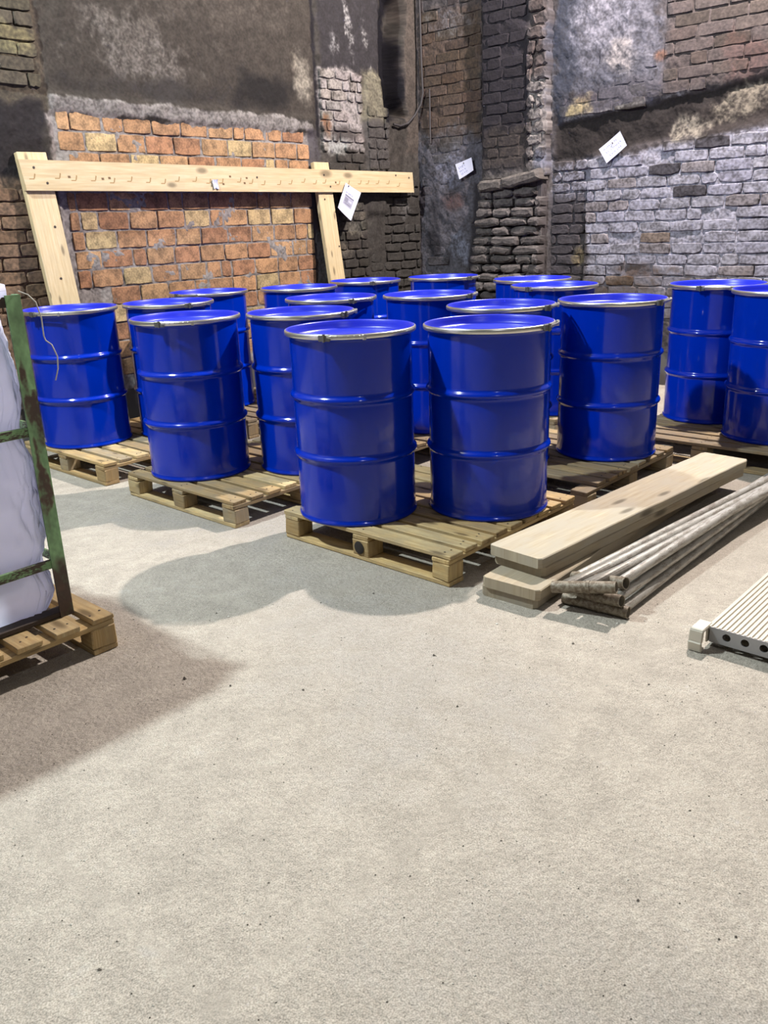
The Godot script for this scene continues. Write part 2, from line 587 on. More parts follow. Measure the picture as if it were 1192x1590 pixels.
# ------------------------------------------------------------------ the shell of the hall
func make_shell() -> void:
	# concrete: fine grit that tiles, stains laid over it
	var w := 1024
	var g1 := field(w, w, 0.006, 101, 4, true)
	var g2 := field(w, w, 0.05, 102, 4, true)
	var g3 := field(w, w, 0.22, 103, 2, true)
	var out := PackedByteArray()
	out.resize(w * w * 3)
	for i in w * w:
		var t := 0.90 + (g1[i] - 128) / 128.0 * 0.025 + (g2[i] - 128) / 128.0 * 0.05 + (g3[i] - 128) / 128.0 * 0.20
		if g3[i] > 214:
			t += 0.10
		elif g3[i] < 40 and g2[i] < 120:
			t -= 0.16
		out[i * 3] = int(clampf(t, 0, 1) * 255)
		out[i * 3 + 1] = int(clampf(t * 0.995, 0, 1) * 255)
		out[i * 3 + 2] = int(clampf(t * 0.985, 0, 1) * 255)
	var grit := to_texture(w, w, out)
	# stains, in the frame's metres: x as X, y as -Z
	var stains := [
		[Vector2(3.2, -1.3), Vector2(1.2, 0.8), 20.0, true, rgb(226, 226, 226), 0.8, 0.4, 0.25, 0.5],
		[Vector2(2.7, -0.9), Vector2(0.7, 0.5), 0.0, true, rgb(252, 250, 246), 0.8, 0.3, 0.25, 0.5],
		[Vector2(3.6, -0.6), Vector2(0.5, 0.3), 0.0, true, rgb(232, 230, 226), 0.7, 0.2, 0.2, 0.6],
		[Vector2(3.05, -1.68), Vector2(0.06, 0.05), 0.0, true, rgb(222, 176, 166), 0.6, 0.04, 0.04, 0.9],
		[Vector2(3.75, -1.5), Vector2(0.4, 0.35), 30.0, true, rgb(240, 216, 194), 0.6, 0.3, 0.2, 0.8],
		[Vector2(3.95, -1.0), Vector2(0.2, 0.35), 30.0, true, rgb(236, 204, 176), 0.5, 0.3, 0.2, 0.8],
		[Vector2(1.2, -0.6), Vector2(1.0, 0.5), -30.0, true, rgb(236, 236, 236), 0.8, 0.3, 0.25, 0.6],
		[Vector2(-0.6, 0.4), Vector2(0.9, 0.9), 0.0, true, rgb(224, 224, 226), 0.8, 0.3, 0.25, 0.5],
		[Vector2(0.6, 1.6), Vector2(1.6, 1.6), 0.0, true, rgb(214, 212, 208), 0.7, 0.5, 0.3, 0.5],
		[Vector2(3.42, -1.26), Vector2(0.05, 0.028), 40.0, false, rgb(206, 202, 194), 0.55, 0.01, 0.02, 1.2],
	]
	var lo := Vector2(-3.3, -4.0)
	var hi := Vector2(5.5, 4.8)
	var st := paint(110.0, lo, hi, rgb(246, 244, 240), 0.06, stains, 111)
	M.floor = plain(rgb(184, 178, 169), 0.8)
	M.floor.metallic_specular = 0.35
	M.floor.albedo_texture = grit
	M.floor.uv1_scale = Vector3(0.8, 0.8, 1)
	M.floor.heightmap_enabled = true
	M.floor.heightmap_texture = to_texture(w, w, g2, Image.FORMAT_L8)
	M.floor.heightmap_scale = 0.35
	M.floor.detail_enabled = true
	M.floor.detail_albedo = st[0]
	M.floor.detail_blend_mode = BaseMaterial3D.BLEND_MODE_MUL
	M.floor.detail_uv_layer = BaseMaterial3D.DETAIL_UV_2
	var pos := PackedVector3Array()
	var nor := PackedVector3Array()
	var uv := PackedVector2Array()
	var uvb := PackedVector2Array()
	var idx := PackedInt32Array()
	var xs := [-3.3, 5.5, 7.3]
	var zs := [-5.02, 4.0, 9.3]
	for z in zs:
		for x in xs:
			pos.append(Vector3(x, 0, z))
			nor.append(Vector3.UP)
			uv.append(Vector2(x, z))
			uvb.append(Vector2((x - lo.x) / (hi.x - lo.x), (hi.y + z) / (hi.y - lo.y)))
	for j in 2:
		for i in 2:
			var a := j * 3 + i
			idx.append_array(PackedInt32Array([a, a + 1, a + 3, a + 1, a + 4, a + 3]))
	# underside and rim, 0.25 m down
	for z in [-5.02, 9.3]:
		for x in [-3.3, 7.3]:
			pos.append(Vector3(x, -0.25, z))
			nor.append(Vector3.DOWN)
			uv.append(Vector2(x, z))
			uvb.append(Vector2.ZERO)
	idx.append_array(PackedInt32Array([9, 11, 10, 10, 11, 12, 0, 9, 10, 0, 10, 2, 6, 12, 11, 6, 8, 12, 0, 11, 9, 0, 6, 11, 2, 10, 12, 2, 12, 8]))
	var arr := []
	arr.resize(Mesh.ARRAY_MAX)
	arr[Mesh.ARRAY_VERTEX] = pos
	arr[Mesh.ARRAY_NORMAL] = nor
	arr[Mesh.ARRAY_TEX_UV] = uv
	arr[Mesh.ARRAY_TEX_UV2] = uvb
	arr[Mesh.ARRAY_INDEX] = idx
	var m := ArrayMesh.new()
	m.add_surface_from_arrays(Mesh.PRIMITIVE_TRIANGLES, arr)
	single("floor", m, M.floor, "pale rough concrete floor of the old hall", "floor", frame, "", "structure")
	single("ceiling", box(Vector3(10.9, 0.3, 14.6), 0.0), M.hall, "plain grey ceiling high above the hall", "ceiling", frame * Transform3D(Basis(), Vector3(2.0, 6.15, 2.14)), "", "structure")
	single("wall_rear", box(Vector3(10.6, 6.0, 0.3), 0.0), M.hall, "plain grey wall of the hall behind the viewer", "wall", frame * Transform3D(Basis(), Vector3(2.0, 3.0, 9.15)), "", "structure")
	single("wall_side", box(Vector3(0.3, 6.0, 14.3), 0.0), M.hall, "plain grey wall of the hall at the viewer's right hand", "wall", frame * Transform3D(Basis(), Vector3(7.15, 3.0, 2.14)), "", "structure")


func smooth_box(p: Vector2, c: Vector2, h: Vector2, soft: float) -> float:
	return clampf(minf(h.x - absf(p.x - c.x), h.y - absf(p.y - c.y)) / soft + 0.5, 0.0, 1.0)


# the rough face of a wall as a sheet with real relief, and the plain masonry round it, in one mesh
func wall_mesh(lo: Vector2, hi: Vector2, step: float, relief: Callable, m_face: Material, m_rest: Material, outer_lo: Vector2, outer_hi: Vector2) -> ArrayMesh:
	var rows := []
	var uvs := []
	var nx := int((hi.x - lo.x) / step) + 1
	var ny := int((hi.y - lo.y) / step) + 1
	for j in ny:
		var row := []
		var uv := []
		for i in nx:
			var u := lerpf(lo.x, hi.x, float(i) / (nx - 1))
			var y := lerpf(lo.y, hi.y, float(j) / (ny - 1))
			row.append(Vector3(u, y, relief.call(u, y)))
			uv.append(Vector2((u - lo.x) / (hi.x - lo.x), (hi.y - y) / (hi.y - lo.y)))
		rows.append(row)
		uvs.append(uv)
	var face := sheet(rows, Vector3(0, 0, 1), uvs, 3.0)
	var st := tools()
	# four slabs round the face and one behind it
	for r in [[outer_lo.x, outer_lo.y, lo.x, outer_hi.y], [hi.x, outer_lo.y, outer_hi.x, outer_hi.y], [lo.x, hi.y, hi.x, outer_hi.y], [lo.x, outer_lo.y, hi.x, lo.y]]:
		if r[2] - r[0] > 0.001 and r[3] - r[1] > 0.001:
			add_box(st, Vector3(r[2] - r[0], r[3] - r[1], 0.6), 0.0, Vector2.ZERO, 0.0, Transform3D(Basis(), Vector3((r[0] + r[2]) / 2, (r[1] + r[3]) / 2, -0.31)))
	add_box(st, Vector3(outer_hi.x - outer_lo.x, outer_hi.y - outer_lo.y, 0.1), 0.0, Vector2.ZERO, 0.0, Transform3D(Basis(), Vector3((outer_lo.x + outer_hi.x) / 2, (outer_lo.y + outer_hi.y) / 2, -0.66)))
	var rest := st.commit()
	face.add_surface_from_arrays(Mesh.PRIMITIVE_TRIANGLES, rest.surface_get_arrays(0))
	face.surface_set_material(0, m_face)
	face.surface_set_material(1, m_rest)
	return face


func structure(called: String, mesh: Mesh, label: String, at: Transform3D, category := "wall") -> MeshInstance3D:
	var o := MeshInstance3D.new()
	o.name = numbered(called)
	o.mesh = mesh
	o.transform = at
	tag(o, label, category, "", "structure")
	add_child(o, true)
	return o


# one brick lying in a wall: worn outline, rounded shoulder, slightly hollow or swollen face.
# uv_of is the point of the painted wall the brick's middle lies on (lo, hi: the painted area), or null for clay.
func brick(w: float, h: float, d: float, bevel: float, wear: float, tint: Color, at: Vector2, lo := Vector2.ZERO, hi := Vector2.ZERO) -> ArrayMesh:
	var base := []
	var nx := 4
	var ny := 2
	for i in nx:
		base.append(Vector2(-w / 2 + w * i / nx, -h / 2))
	for i in ny:
		base.append(Vector2(w / 2, -h / 2 + h * i / ny))
	for i in nx:
		base.append(Vector2(w / 2 - w * i / nx, h / 2))
	for i in ny:
		base.append(Vector2(-w / 2, h / 2 - h * i / ny))
	var n := base.size()
	var back := []
	var mid := []
	var front := []
	for p in base:
		var corner := 1.0 if absf(absf(p.x) - w / 2) < 0.001 and absf(absf(p.y) - h / 2) < 0.001 else 0.0
		var inw := Vector2(-signf(p.x) if absf(absf(p.x) - w / 2) < 0.001 else 0.0, -signf(p.y) if absf(absf(p.y) - h / 2) < 0.001 else 0.0)
		var j: Vector2 = p + Vector2(rnd(-wear, wear), rnd(-wear, wear)) * 0.7 + inw * corner * wear * rnd(0.2, 1.2)
		back.append(Vector3(p.x, p.y, -0.04))
		mid.append(Vector3(j.x, j.y, d - bevel * rnd(0.7, 1.6)))
		j += inw * bevel * rnd(0.7, 1.5)
		front.append(Vector3(j.x, j.y, d + rnd(-wear, wear) * 0.22))
	var st := tools()
	st.set_color(tint)
	var span := hi - lo
	var off := Vector2(rng.randf(), rng.randf())
	var put := func(p: Vector3) -> void:
		if span.x > 0.0:
			st.set_uv(Vector2((at.x + p.x - lo.x) / span.x, (hi.y - at.y - p.y) / span.y))
			st.set_uv2(Vector2(at.x + p.x, at.y + p.y) * 3.0)
		else:
			st.set_uv(Vector2(p.x, p.y) + off)
		st.add_vertex(p)
	st.set_smooth_group(-1)
	for k in n:
		var k2 := (k + 1) % n
		for q in [[back[k], back[k2], mid[k2], mid[k]], [mid[k], mid[k2], front[k2], front[k]]]:
			for j in [0, 2, 1, 0, 3, 2]:
				put.call(q[j])
	var c := [Vector3(-w * 0.25, 0, d + rnd(-wear, wear) * 0.35), Vector3(w * 0.25, 0, d + rnd(-wear, wear) * 0.35)]
	for k in n:
		var k2 := (k + 1) % n
		var m: Vector2 = ((base[k] + base[k2]) as Vector2) / 2
		var cc: Vector3 = c[0] if m.x < 0 else c[1]
		for p in [cc, front[k2], front[k]]:
			put.call(p)
	for t in [[c[0], c[1], front[nx / 2]], [c[1], c[0], front[nx + ny + nx / 2]]]:
		for p in [t[0], t[1], t[2]]:
			put.call(p)
	st.generate_normals()
	return st.commit()


# courses of bricks between u0..u1 and y0..y1; «keep» decides which places hold a brick, «look» gives [tint, sink]
func courses(parent: Node, mat: Material, u0: float, u1: float, y0: float, y1: float, course: float, length: float, joint: float, d: float, bevel: float, wear: float, lo: Vector2, hi: Vector2, keep: Callable, look: Callable, painted := true) -> void:
	var y := y0
	var row := 0
	while y < y1 - 0.02:
		var hgt := course - joint + rnd(-0.1, 0.1) * joint
		var u := u0 - (length * 0.5 if row % 2 else 0.0) - rnd(0.0, 0.3) * length
		while u < u1:
			var len := length * (1.0 if rng.randf() < 0.86 else rnd(0.45, 0.7)) + rnd(-0.012, 0.012)
			var a := maxf(u, u0)
			var b := minf(u + len - joint * rnd(0.7, 1.5), u1)
			u += len
			if b - a < 0.05:
				continue
			var c := Vector2((a + b) / 2, y + hgt / 2)
			if not keep.call(c.x, c.y):
				continue
			var l: Array = look.call(c.x, c.y)
			var me := brick(b - a, hgt, d + rnd(-0.3, 0.3) * d, bevel, wear, l[0], c, lo if painted else Vector2.ZERO, hi if painted else Vector2.ZERO)
			part("brick", me, mat, parent, Transform3D(Basis(Vector3.BACK, rnd(-0.008, 0.008)), Vector3(c.x, c.y, l[1])))
		y += course
		row += 1


func wall_material(p: Array, bump: float, tint := Color.WHITE) -> StandardMaterial3D:
	var m := plain(tint, 0.92)
	m.albedo_texture = p[0]
	m.texture_repeat = false
	m.metallic_specular = 0.25
	m.heightmap_enabled = true
	m.heightmap_texture = p[1]
	m.heightmap_scale = bump
	m.vertex_color_use_as_albedo = true
	return m


func make_wall_left() -> void:
	var lo := Vector2(-0.6, 0.3)
	var hi := Vector2(4.84, 4.1)
	var lime := rgb(176, 166, 160)
	var patches := [
		# the pier at the far left: soot over yellowish and red bricks
		[Vector2(0.0, 3.2), Vector2(0.68, 0.9), 0.0, false, rgb(104, 94, 80), 0.9, 0.03, 0.02, 0.4],
		[Vector2(0.35, 2.75), Vector2(0.28, 0.12), 0.0, false, rgb(150, 138, 104), 0.8, 0.05, 0.05, 0.6],
		[Vector2(0.0, 2.12), Vector2(0.63, 0.28), 0.0, false, rgb(56, 51, 51), 1.0, 0.06, 0.06, 0.2],
		[Vector2(0.0, 1.2), Vector2(0.6, 0.72), 0.0, false, rgb(150, 122, 98), 0.95, 0.08, 0.05, 0.5],
		# the dark render over the walled-up opening
		[Vector2(1.96, 3.3), Vector2(1.30, 0.92), 0.0, false, rgb(80, 73, 66), 1.0, 0.02, 0.02, 0.12],
		[Vector2(1.45, 2.78), Vector2(0.5, 0.36), -20.0, true, rgb(124, 116, 108), 0.75, 0.22, 0.25, 0.7],
		[Vector2(2.2, 3.2), Vector2(0.9, 0.3), 10.0, true, rgb(94, 86, 78), 0.7, 0.25, 0.25, 0.4],
		[Vector2(2.66, 2.62), Vector2(0.55, 0.16), 4.0, true, rgb(46, 43, 42), 0.9, 0.1, 0.08, 0.3],
		[Vector2(1.6, 2.52), Vector2(0.9, 0.1), 0.0, true, rgb(60, 56, 54), 0.7, 0.08, 0.08, 0.4],
		[Vector2(3.1, 2.72), Vector2(0.13, 0.26), 8.0, true, rgb(160, 150, 134), 0.85, 0.08, 0.06, 0.3],
		# the lime band under it and the grey mortar of the opening
		[Vector2(1.94, 2.36), Vector2(1.28, 0.062), -0.6, false, rgb(158, 150, 143), 0.95, 0.02, 0.03, 0.5],
		[Vector2(1.92, 1.25), Vector2(1.31, 1.06), 0.0, false, rgb(172, 163, 156), 1.0, 0.03, 0.015, 0.3],
		[Vector2(3.2, 1.4), Vector2(0.09, 0.95), 0.0, false, rgb(96, 90, 92), 0.9, 0.03, 0.02, 0.4],  # dark strip: the right post's shadow put into the colour
		[Vector2(3.27, 3.2), Vector2(0.03, 0.95), 0.0, false, rgb(44, 41, 44), 0.95, 0.02, 0.02, 0.2],
		# the limed pier, sooty at its top
		[Vector2(3.74, 3.4), Vector2(0.44, 0.6), 0.0, false, rgb(66, 62, 63), 1.0, 0.04, 0.03, 0.3],
		[Vector2(3.58, 2.5), Vector2(0.30, 0.36), 0.0, false, lime, 0.95, 0.05, 0.06, 0.55],
		[Vector2(4.02, 2.66), Vector2(0.20, 0.26), 0.0, false, rgb(136, 128, 108), 0.9, 0.05, 0.04, 0.4],
		[Vector2(4.05, 2.2), Vector2(0.22, 0.25), 0.0, false, rgb(94, 88, 84), 0.9, 0.06, 0.04, 0.5],
		[Vector2(3.5, 2.2), Vector2(0.2, 0.12), 0.0, true, rgb(188, 186, 178), 0.9, 0.06, 0.05, 0.5],
		[Vector2(3.62, 2.3), Vector2(0.22, 0.07), 0.0, true, rgb(92, 84, 80), 0.9, 0.05, 0.06, 0.7],
		[Vector2(3.35, 2.36), Vector2(0.06, 0.12), 0.0, true, rgb(142, 100, 72), 0.8, 0.04, 0.03, 0.5],
		[Vector2(3.72, 3.2), Vector2(0.04, 0.3), 8.0, true, rgb(170, 165, 160), 0.6, 0.03, 0.04, 1.2],
		[Vector2(3.95, 3.05), Vector2(0.04, 0.26), 12.0, true, rgb(160, 155, 150), 0.6, 0.03, 0.04, 1.2],
		[Vector2(3.5, 3.05), Vector2(0.08, 0.1), 0.0, true, rgb(140, 136, 134), 0.6, 0.05, 0.05, 1.0],
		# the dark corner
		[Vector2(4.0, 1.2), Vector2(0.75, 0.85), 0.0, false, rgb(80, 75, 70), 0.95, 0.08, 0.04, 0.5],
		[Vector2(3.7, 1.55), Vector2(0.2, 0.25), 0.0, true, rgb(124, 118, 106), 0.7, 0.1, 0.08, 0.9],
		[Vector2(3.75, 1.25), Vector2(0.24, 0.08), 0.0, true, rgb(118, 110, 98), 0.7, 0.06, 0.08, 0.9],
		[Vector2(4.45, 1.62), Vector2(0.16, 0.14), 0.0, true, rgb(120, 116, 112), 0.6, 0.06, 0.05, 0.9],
		[Vector2(4.34, 3.3), Vector2(0.19, 0.86), 0.0, false, rgb(30, 28, 33), 1.0, 0.04, 0.06, 0.2],  # deep shade inside the chase, put into the colour
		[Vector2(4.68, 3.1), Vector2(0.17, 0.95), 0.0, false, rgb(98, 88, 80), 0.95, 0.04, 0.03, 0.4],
	]
	var p := paint(190.0, lo, hi, rgb(84, 78, 72), 0.25, patches, 201)
	var m_face := wall_material(p, 0.28, Color(0.74, 0.75, 0.77))
	var m_brick := wall_material(p, 0.22, Color(0.74, 0.75, 0.77))
	var n1 := noise(3.0, 211, 4)
	var n2 := noise(16.0, 212, 3)
	var relief := func(u: float, y: float) -> float:
		var r := n1.get_noise_2d(u, y) * 0.012 + n2.get_noise_2d(u, y) * 0.006
		var q := Vector2(u, y)
		var z := -0.004 + r
		# render over the opening, and the lime band that ends it
		z += smooth_box(q, Vector2(1.96, 3.3), Vector2(1.3, 0.9), 0.05) * 0.012
		z += smooth_box(q, Vector2(1.94, 2.365 - (u - 1.9) * 0.01), Vector2(1.28, 0.06), 0.05) * 0.03
		z -= smooth_box(q, Vector2(1.92, 1.2), Vector2(1.30, 1.1), 0.03) * (-0.003 - r * 0.35)
		# piers on both sides stand a little forward
		z += smooth_box(q, Vector2(-0.2, 2.0), Vector2(0.84, 3.0), 0.03) * 0.025
		z += smooth_box(q, Vector2(3.72, 2.0), Vector2(0.42, 3.0), 0.03) * 0.025
		z += smooth_box(q, Vector2(4.05, 2.2), Vector2(0.17, 0.62), 0.04) * 0.03
		# the chase in the corner
		z -= smooth_box(q, Vector2(4.34 + sin(y * 6.0) * 0.03 + sin(y * 13.0 + 1.0) * 0.015, 3.35), Vector2(0.17, 0.84), 0.05) * 0.24
		return z
	var mesh := wall_mesh(lo, hi, 0.022, relief, m_face, M.hall, Vector2(-9.3, 0.0), Vector2(5.02, 6.0))
	var wall := structure("wall_left", mesh, "sooty old wall on the left with an orange brick infill panel", wall_left_frame)
	# the orange infill: hollow clay bricks, some of them yellow
	courses(wall, M.clay, 0.70, 3.14, 0.42, 2.29, 0.1375, 0.262, 0.014, 0.007, 0.0025, 0.004, lo, hi,
		func(u: float, y: float) -> bool: return not (u < 0.82 and y > 0.98 and y < 1.11),
		func(u: float, y: float) -> Array:
			var k := rng.randf()
			var c := rgb(208, 160, 118)
			if k < 0.12:
				c = rgb(224, 196, 146)
			elif k < 0.3:
				c = rgb(196, 144, 108)
			elif k < 0.55:
				c = rgb(214, 170, 126)
			c = c.darkened(rnd(0.0, 0.12))
			return [c.srgb_to_linear(), 0.0], false)
	var soft := func(u: float, y: float) -> Array:
		var v := rnd(0.78, 1.22)
		var c := Color(v * rnd(0.97, 1.06), v, v * rnd(0.92, 1.02))
		return [c, 0.028]
	courses(wall, m_brick, -0.4, 0.62, 0.9, 3.0, 0.092, 0.27, 0.011, 0.010, 0.003, 0.005, lo, hi,
		func(u: float, y: float) -> bool: return y < 1.86 or y > 2.42, soft)
	courses(wall, m_brick, 3.3, 3.86, 1.0, 2.84, 0.088, 0.2, 0.012, 0.010, 0.004, 0.007, lo, hi,
		func(u: float, y: float) -> bool: return rng.randf() < 0.9, soft)
	courses(wall, m_brick, 3.9, 4.2, 1.9, 2.5, 0.095, 0.3, 0.012, 0.014, 0.006, 0.007, lo, hi,
		func(u: float, y: float) -> bool: return true,
		func(u: float, y: float) -> Array: return [Color.WHITE * rnd(0.85, 1.15), 0.05])
	courses(wall, m_brick, 3.9, 4.7, 0.85, 1.9, 0.09, 0.27, 0.012, 0.016, 0.006, 0.008, lo, hi,
		func(u: float, y: float) -> bool: return rng.randf() < 0.92,
		func(u: float, y: float) -> Array: return [Color.WHITE * rnd(0.8, 1.25), 0.005])


func make_wall_right() -> void:
	var lo := Vector2(-3.1, 0.3)
	var hi := Vector2(1.3, 4.1)
	var white := rgb(186, 184, 192)
	var patches := [
		# brown bricks beside the corner, limey at the top, grey render below
		[Vector2(-2.58, 2.85), Vector2(0.42, 0.62), 0.0, false, rgb(112, 95, 82), 0.9, 0.08, 0.05, 0.5],
		[Vector2(-2.6, 3.3), Vector2(0.3, 0.16), 0.0, true, rgb(132, 126, 124), 0.6, 0.1, 0.1, 0.9],
		[Vector2(-2.75, 2.3), Vector2(0.36, 0.12), 0.0, true, rgb(116, 112, 112), 0.7, 0.08, 0.1, 0.6],
		[Vector2(-2.6, 1.55), Vector2(0.46, 0.72), 0.0, false, rgb(108, 105, 109), 0.95, 0.08, 0.06, 0.7],
		[Vector2(-2.62, 2.0), Vector2(0.3, 0.16), 0.0, true, rgb(140, 140, 152), 0.6, 0.1, 0.1, 0.9],
		[Vector2(-2.46, 1.2), Vector2(0.2, 0.16), 0.0, true, rgb(148, 150, 162), 0.7, 0.08, 0.08, 0.9],
		[Vector2(-2.52, 1.68), Vector2(0.18, 0.09), 0.0, true, rgb(104, 84, 80), 0.7, 0.05, 0.04, 0.5],
		[Vector2(-2.82, 1.35), Vector2(0.12, 0.3), 0.0, true, rgb(58, 55, 57), 0.7, 0.08, 0.08, 0.7],
		[Vector2(-2.24, 1.4), Vector2(0.1, 0.45), -6.0, false, rgb(66, 62, 64), 0.9, 0.04, 0.03, 0.4],
		# the sooty pilaster
		[Vector2(-1.9, 3.0), Vector2(0.3, 1.0), 0.0, false, rgb(62, 58, 61), 0.95, 0.05, 0.06, 0.3],
		[Vector2(-1.86, 2.12), Vector2(0.3, 0.22), 0.0, false, rgb(88, 80, 74), 0.85, 0.1, 0.06, 0.5],
		[Vector2(-1.5, 2.3), Vector2(0.12, 0.42), 0.0, false, rgb(158, 150, 142), 0.9, 0.04, 0.04, 0.9],
		[Vector2(-1.52, 3.1), Vector2(0.1, 0.42), 0.0, false, rgb(112, 100, 94), 0.85, 0.05, 0.04, 0.6],
		[Vector2(-1.47, 1.97), Vector2(0.1, 0.16), 0.0, false, rgb(146, 146, 156), 0.85, 0.05, 0.03, 0.5],
		[Vector2(-1.8, 1.35), Vector2(0.42, 0.6), 0.0, false, rgb(124, 117, 111), 0.95, 0.06, 0.03, 0.4],
		# limed and sooted field right of it
		[Vector2(-0.9, 3.1), Vector2(0.56, 0.7), 0.0, false, rgb(110, 110, 117), 0.9, 0.1, 0.12, 0.45],
		[Vector2(-1.28, 2.9), Vector2(0.15, 0.75), 0.0, false, rgb(76, 79, 88), 0.85, 0.08, 0.08, 0.6],
		[Vector2(-0.92, 3.05), Vector2(0.34, 0.42), 0.0, true, rgb(160, 157, 163), 0.75, 0.25, 0.2, 0.5],
		[Vector2(-0.8, 2.76), Vector2(0.2, 0.16), 0.0, true, rgb(176, 168, 162), 0.8, 0.1, 0.1, 0.6],
		[Vector2(-0.5, 3.0), Vector2(0.1, 0.6), 0.0, false, rgb(128, 126, 131), 0.7, 0.08, 0.1, 0.6],
		[Vector2(-0.95, 2.78), Vector2(0.012, 0.06), 0.0, false, rgb(40, 40, 46), 0.9, 0.01, 0.01, 0.1],
		[Vector2(-0.85, 2.42), Vector2(0.5, 0.16), 0.0, false, rgb(104, 100, 104), 0.85, 0.08, 0.06, 0.7],
		[Vector2(-1.12, 2.43), Vector2(0.13, 0.10), 0.0, false, rgb(180, 164, 130), 0.85, 0.05, 0.05, 0.6],
		[Vector2(0.3, 3.1), Vector2(0.68, 0.75), 0.0, false, rgb(106, 96, 91), 0.95, 0.12, 0.1, 0.3],
		[Vector2(0.35, 2.6), Vector2(0.35, 0.2), 0.0, true, rgb(112, 92, 86), 0.7, 0.1, 0.1, 0.5],
		[Vector2(-0.4, 2.715), Vector2(0.06, 0.05), 0.0, true, rgb(146, 112, 94), 0.85, 0.03, 0.02, 0.3],
		# whitewash below the dark band
		[Vector2(0.16, 1.35), Vector2(1.2, 0.74), 5.0, false, white, 0.92, 0.05, 0.04, 0.5],
		[Vector2(-1.22, 1.75), Vector2(0.18, 0.2), 0.0, false, rgb(158, 156, 164), 0.7, 0.06, 0.08, 1.0],
		[Vector2(-1.25, 1.3), Vector2(0.2, 0.4), 0.0, false, rgb(92, 87, 88), 0.9, 0.08, 0.05, 0.6],
		[Vector2(-1.1, 1.15), Vector2(0.09, 0.12), 0.0, true, rgb(140, 126, 98), 0.8, 0.04, 0.04, 0.6],
		[Vector2(0.1, 0.72), Vector2(1.3, 0.26), 0.0, false, rgb(118, 108, 102), 0.8, 0.2, 0.15, 0.8],
		[Vector2(-0.55, 1.02), Vector2(0.34, 0.06), 0.0, true, rgb(112, 98, 90), 0.7, 0.05, 0.05, 0.8],
		# the dark band, where something long was built in
		[Vector2(-0.42, 2.22), Vector2(0.98, 0.17), 5.2, false, rgb(60, 55, 52), 1.0, 0.03, 0.03, 0.15],
		[Vector2(0.45, 2.24), Vector2(0.5, 0.13), 7.0, false, rgb(66, 60, 56), 1.0, 0.03, 0.04, 0.4],
		[Vector2(-0.12, 2.14), Vector2(0.19, 0.12), 10.0, true, rgb(148, 140, 124), 0.85, 0.06, 0.06, 0.9],
		[Vector2(0.34, 2.3), Vector2(0.34, 0.14), 10.0, true, rgb(140, 131, 114), 0.85, 0.08, 0.08, 1.0],
		[Vector2(-0.7, 2.37), Vector2(0.6, 0.018), 5.5, false, rgb(150, 146, 144), 0.6, 0.02, 0.02, 1.0],
	]
	var p := paint(190.0, lo, hi, rgb(96, 90, 88), 0.25, patches, 301)
	var m_face := wall_material(p, 0.3, Color(0.72, 0.72, 0.75))
	var m_brick := wall_material(p, 0.22, Color(0.72, 0.72, 0.75))
	var n1 := noise(3.0, 311, 4)
	var n2 := noise(16.0, 312, 3)
	var relief := func(u: float, y: float) -> float:
		var q := Vector2(u, y)
		var z := -0.001 + n1.get_noise_2d(u, y) * 0.016 + n2.get_noise_2d(u, y) * 0.008
		z += smooth_box(q, Vector2(-0.95, 3.1), Vector2(0.5, 0.66), 0.2) * 0.014
		z += smooth_box(q, Vector2(-2.62, 1.7), Vector2(0.34, 0.5), 0.2) * 0.014
		# the dark band lies back a little under a ragged lip
		z -= smooth_box(q, Vector2(-0.3, 2.22 + (u + 0.42) * 0.09), Vector2(1.05, 0.15), 0.05) * 0.03
		z -= smooth_box(q, Vector2(-1.2, 1.2), Vector2(0.2, 0.8), 0.05) * 0.03
		return z
	var mesh := wall_mesh(lo, hi, 0.022, relief, m_face, M.hall, Vector2(-3.5, 0.0), Vector2(7.3, 6.0))
	var wall := structure("wall_right", mesh, "patched brick wall on the right, whitewashed below a dark slanting band", wall_right_frame)
	var band := func(u: float) -> float: return 2.05 + (u + 0.42) * 0.09
	# whitewashed bricks
	courses(wall, m_brick, -1.03, 0.85, 0.6, 2.2, 0.092, 0.285, 0.010, 0.013, 0.004, 0.007, lo, hi,
		func(u: float, y: float) -> bool: return y + 0.045 < band.call(u) and rng.randf() < 0.97,
		func(u: float, y: float) -> Array:
			var v := rnd(0.84, 1.1)
			var c := Color(v, v, v * rnd(0.97, 1.04))
			var k := rng.randf()
			if k < 0.06:
				c = Color(0.62, 0.50, 0.36)
			elif k < 0.09:
				c = Color(0.22, 0.21, 0.2)
			elif k < 0.22:
				c = Color(0.82, 0.76, 0.68) * rnd(0.8, 1.0)
			return [c, 0.0])
	var soft := func(u: float, y: float) -> Array:
		var v := rnd(0.74, 1.25)
		return [Color(v * rnd(0.98, 1.08), v, v * rnd(0.9, 1.0)), 0.0]
	# brown bricks above the band, and beside the corner
	courses(wall, m_brick, -0.36, 0.85, 2.42, 3.5, 0.096, 0.29, 0.011, 0.009, 0.003, 0.005, lo, hi,
		func(u: float, y: float) -> bool: return y - 0.04 > band.call(u) + 0.34 and rng.randf() < 0.93, soft)
	courses(wall, m_brick, -2.96, -2.2, 2.2, 3.6, 0.096, 0.28, 0.011, 0.009, 0.003, 0.005, lo, hi,
		func(u: float, y: float) -> bool: return rng.randf() < 0.9, soft)
	courses(wall, m_brick, -1.34, -0.42, 2.34, 2.7, 0.1, 0.29, 0.011, 0.010, 0.004, 0.007, lo, hi,
		func(u: float, y: float) -> bool: return y - 0.04 > band.call(u) + 0.3, soft)
	courses(wall, m_brick, -1.40, -1.04, 0.6, 1.95, 0.092, 0.25, 0.013, 0.010, 0.006, 0.009, lo, hi,
		func(u: float, y: float) -> bool: return rng.randf() < 0.92,
		func(u: float, y: float) -> Array: return [Color.WHITE * rnd(0.75, 1.2), -0.02])
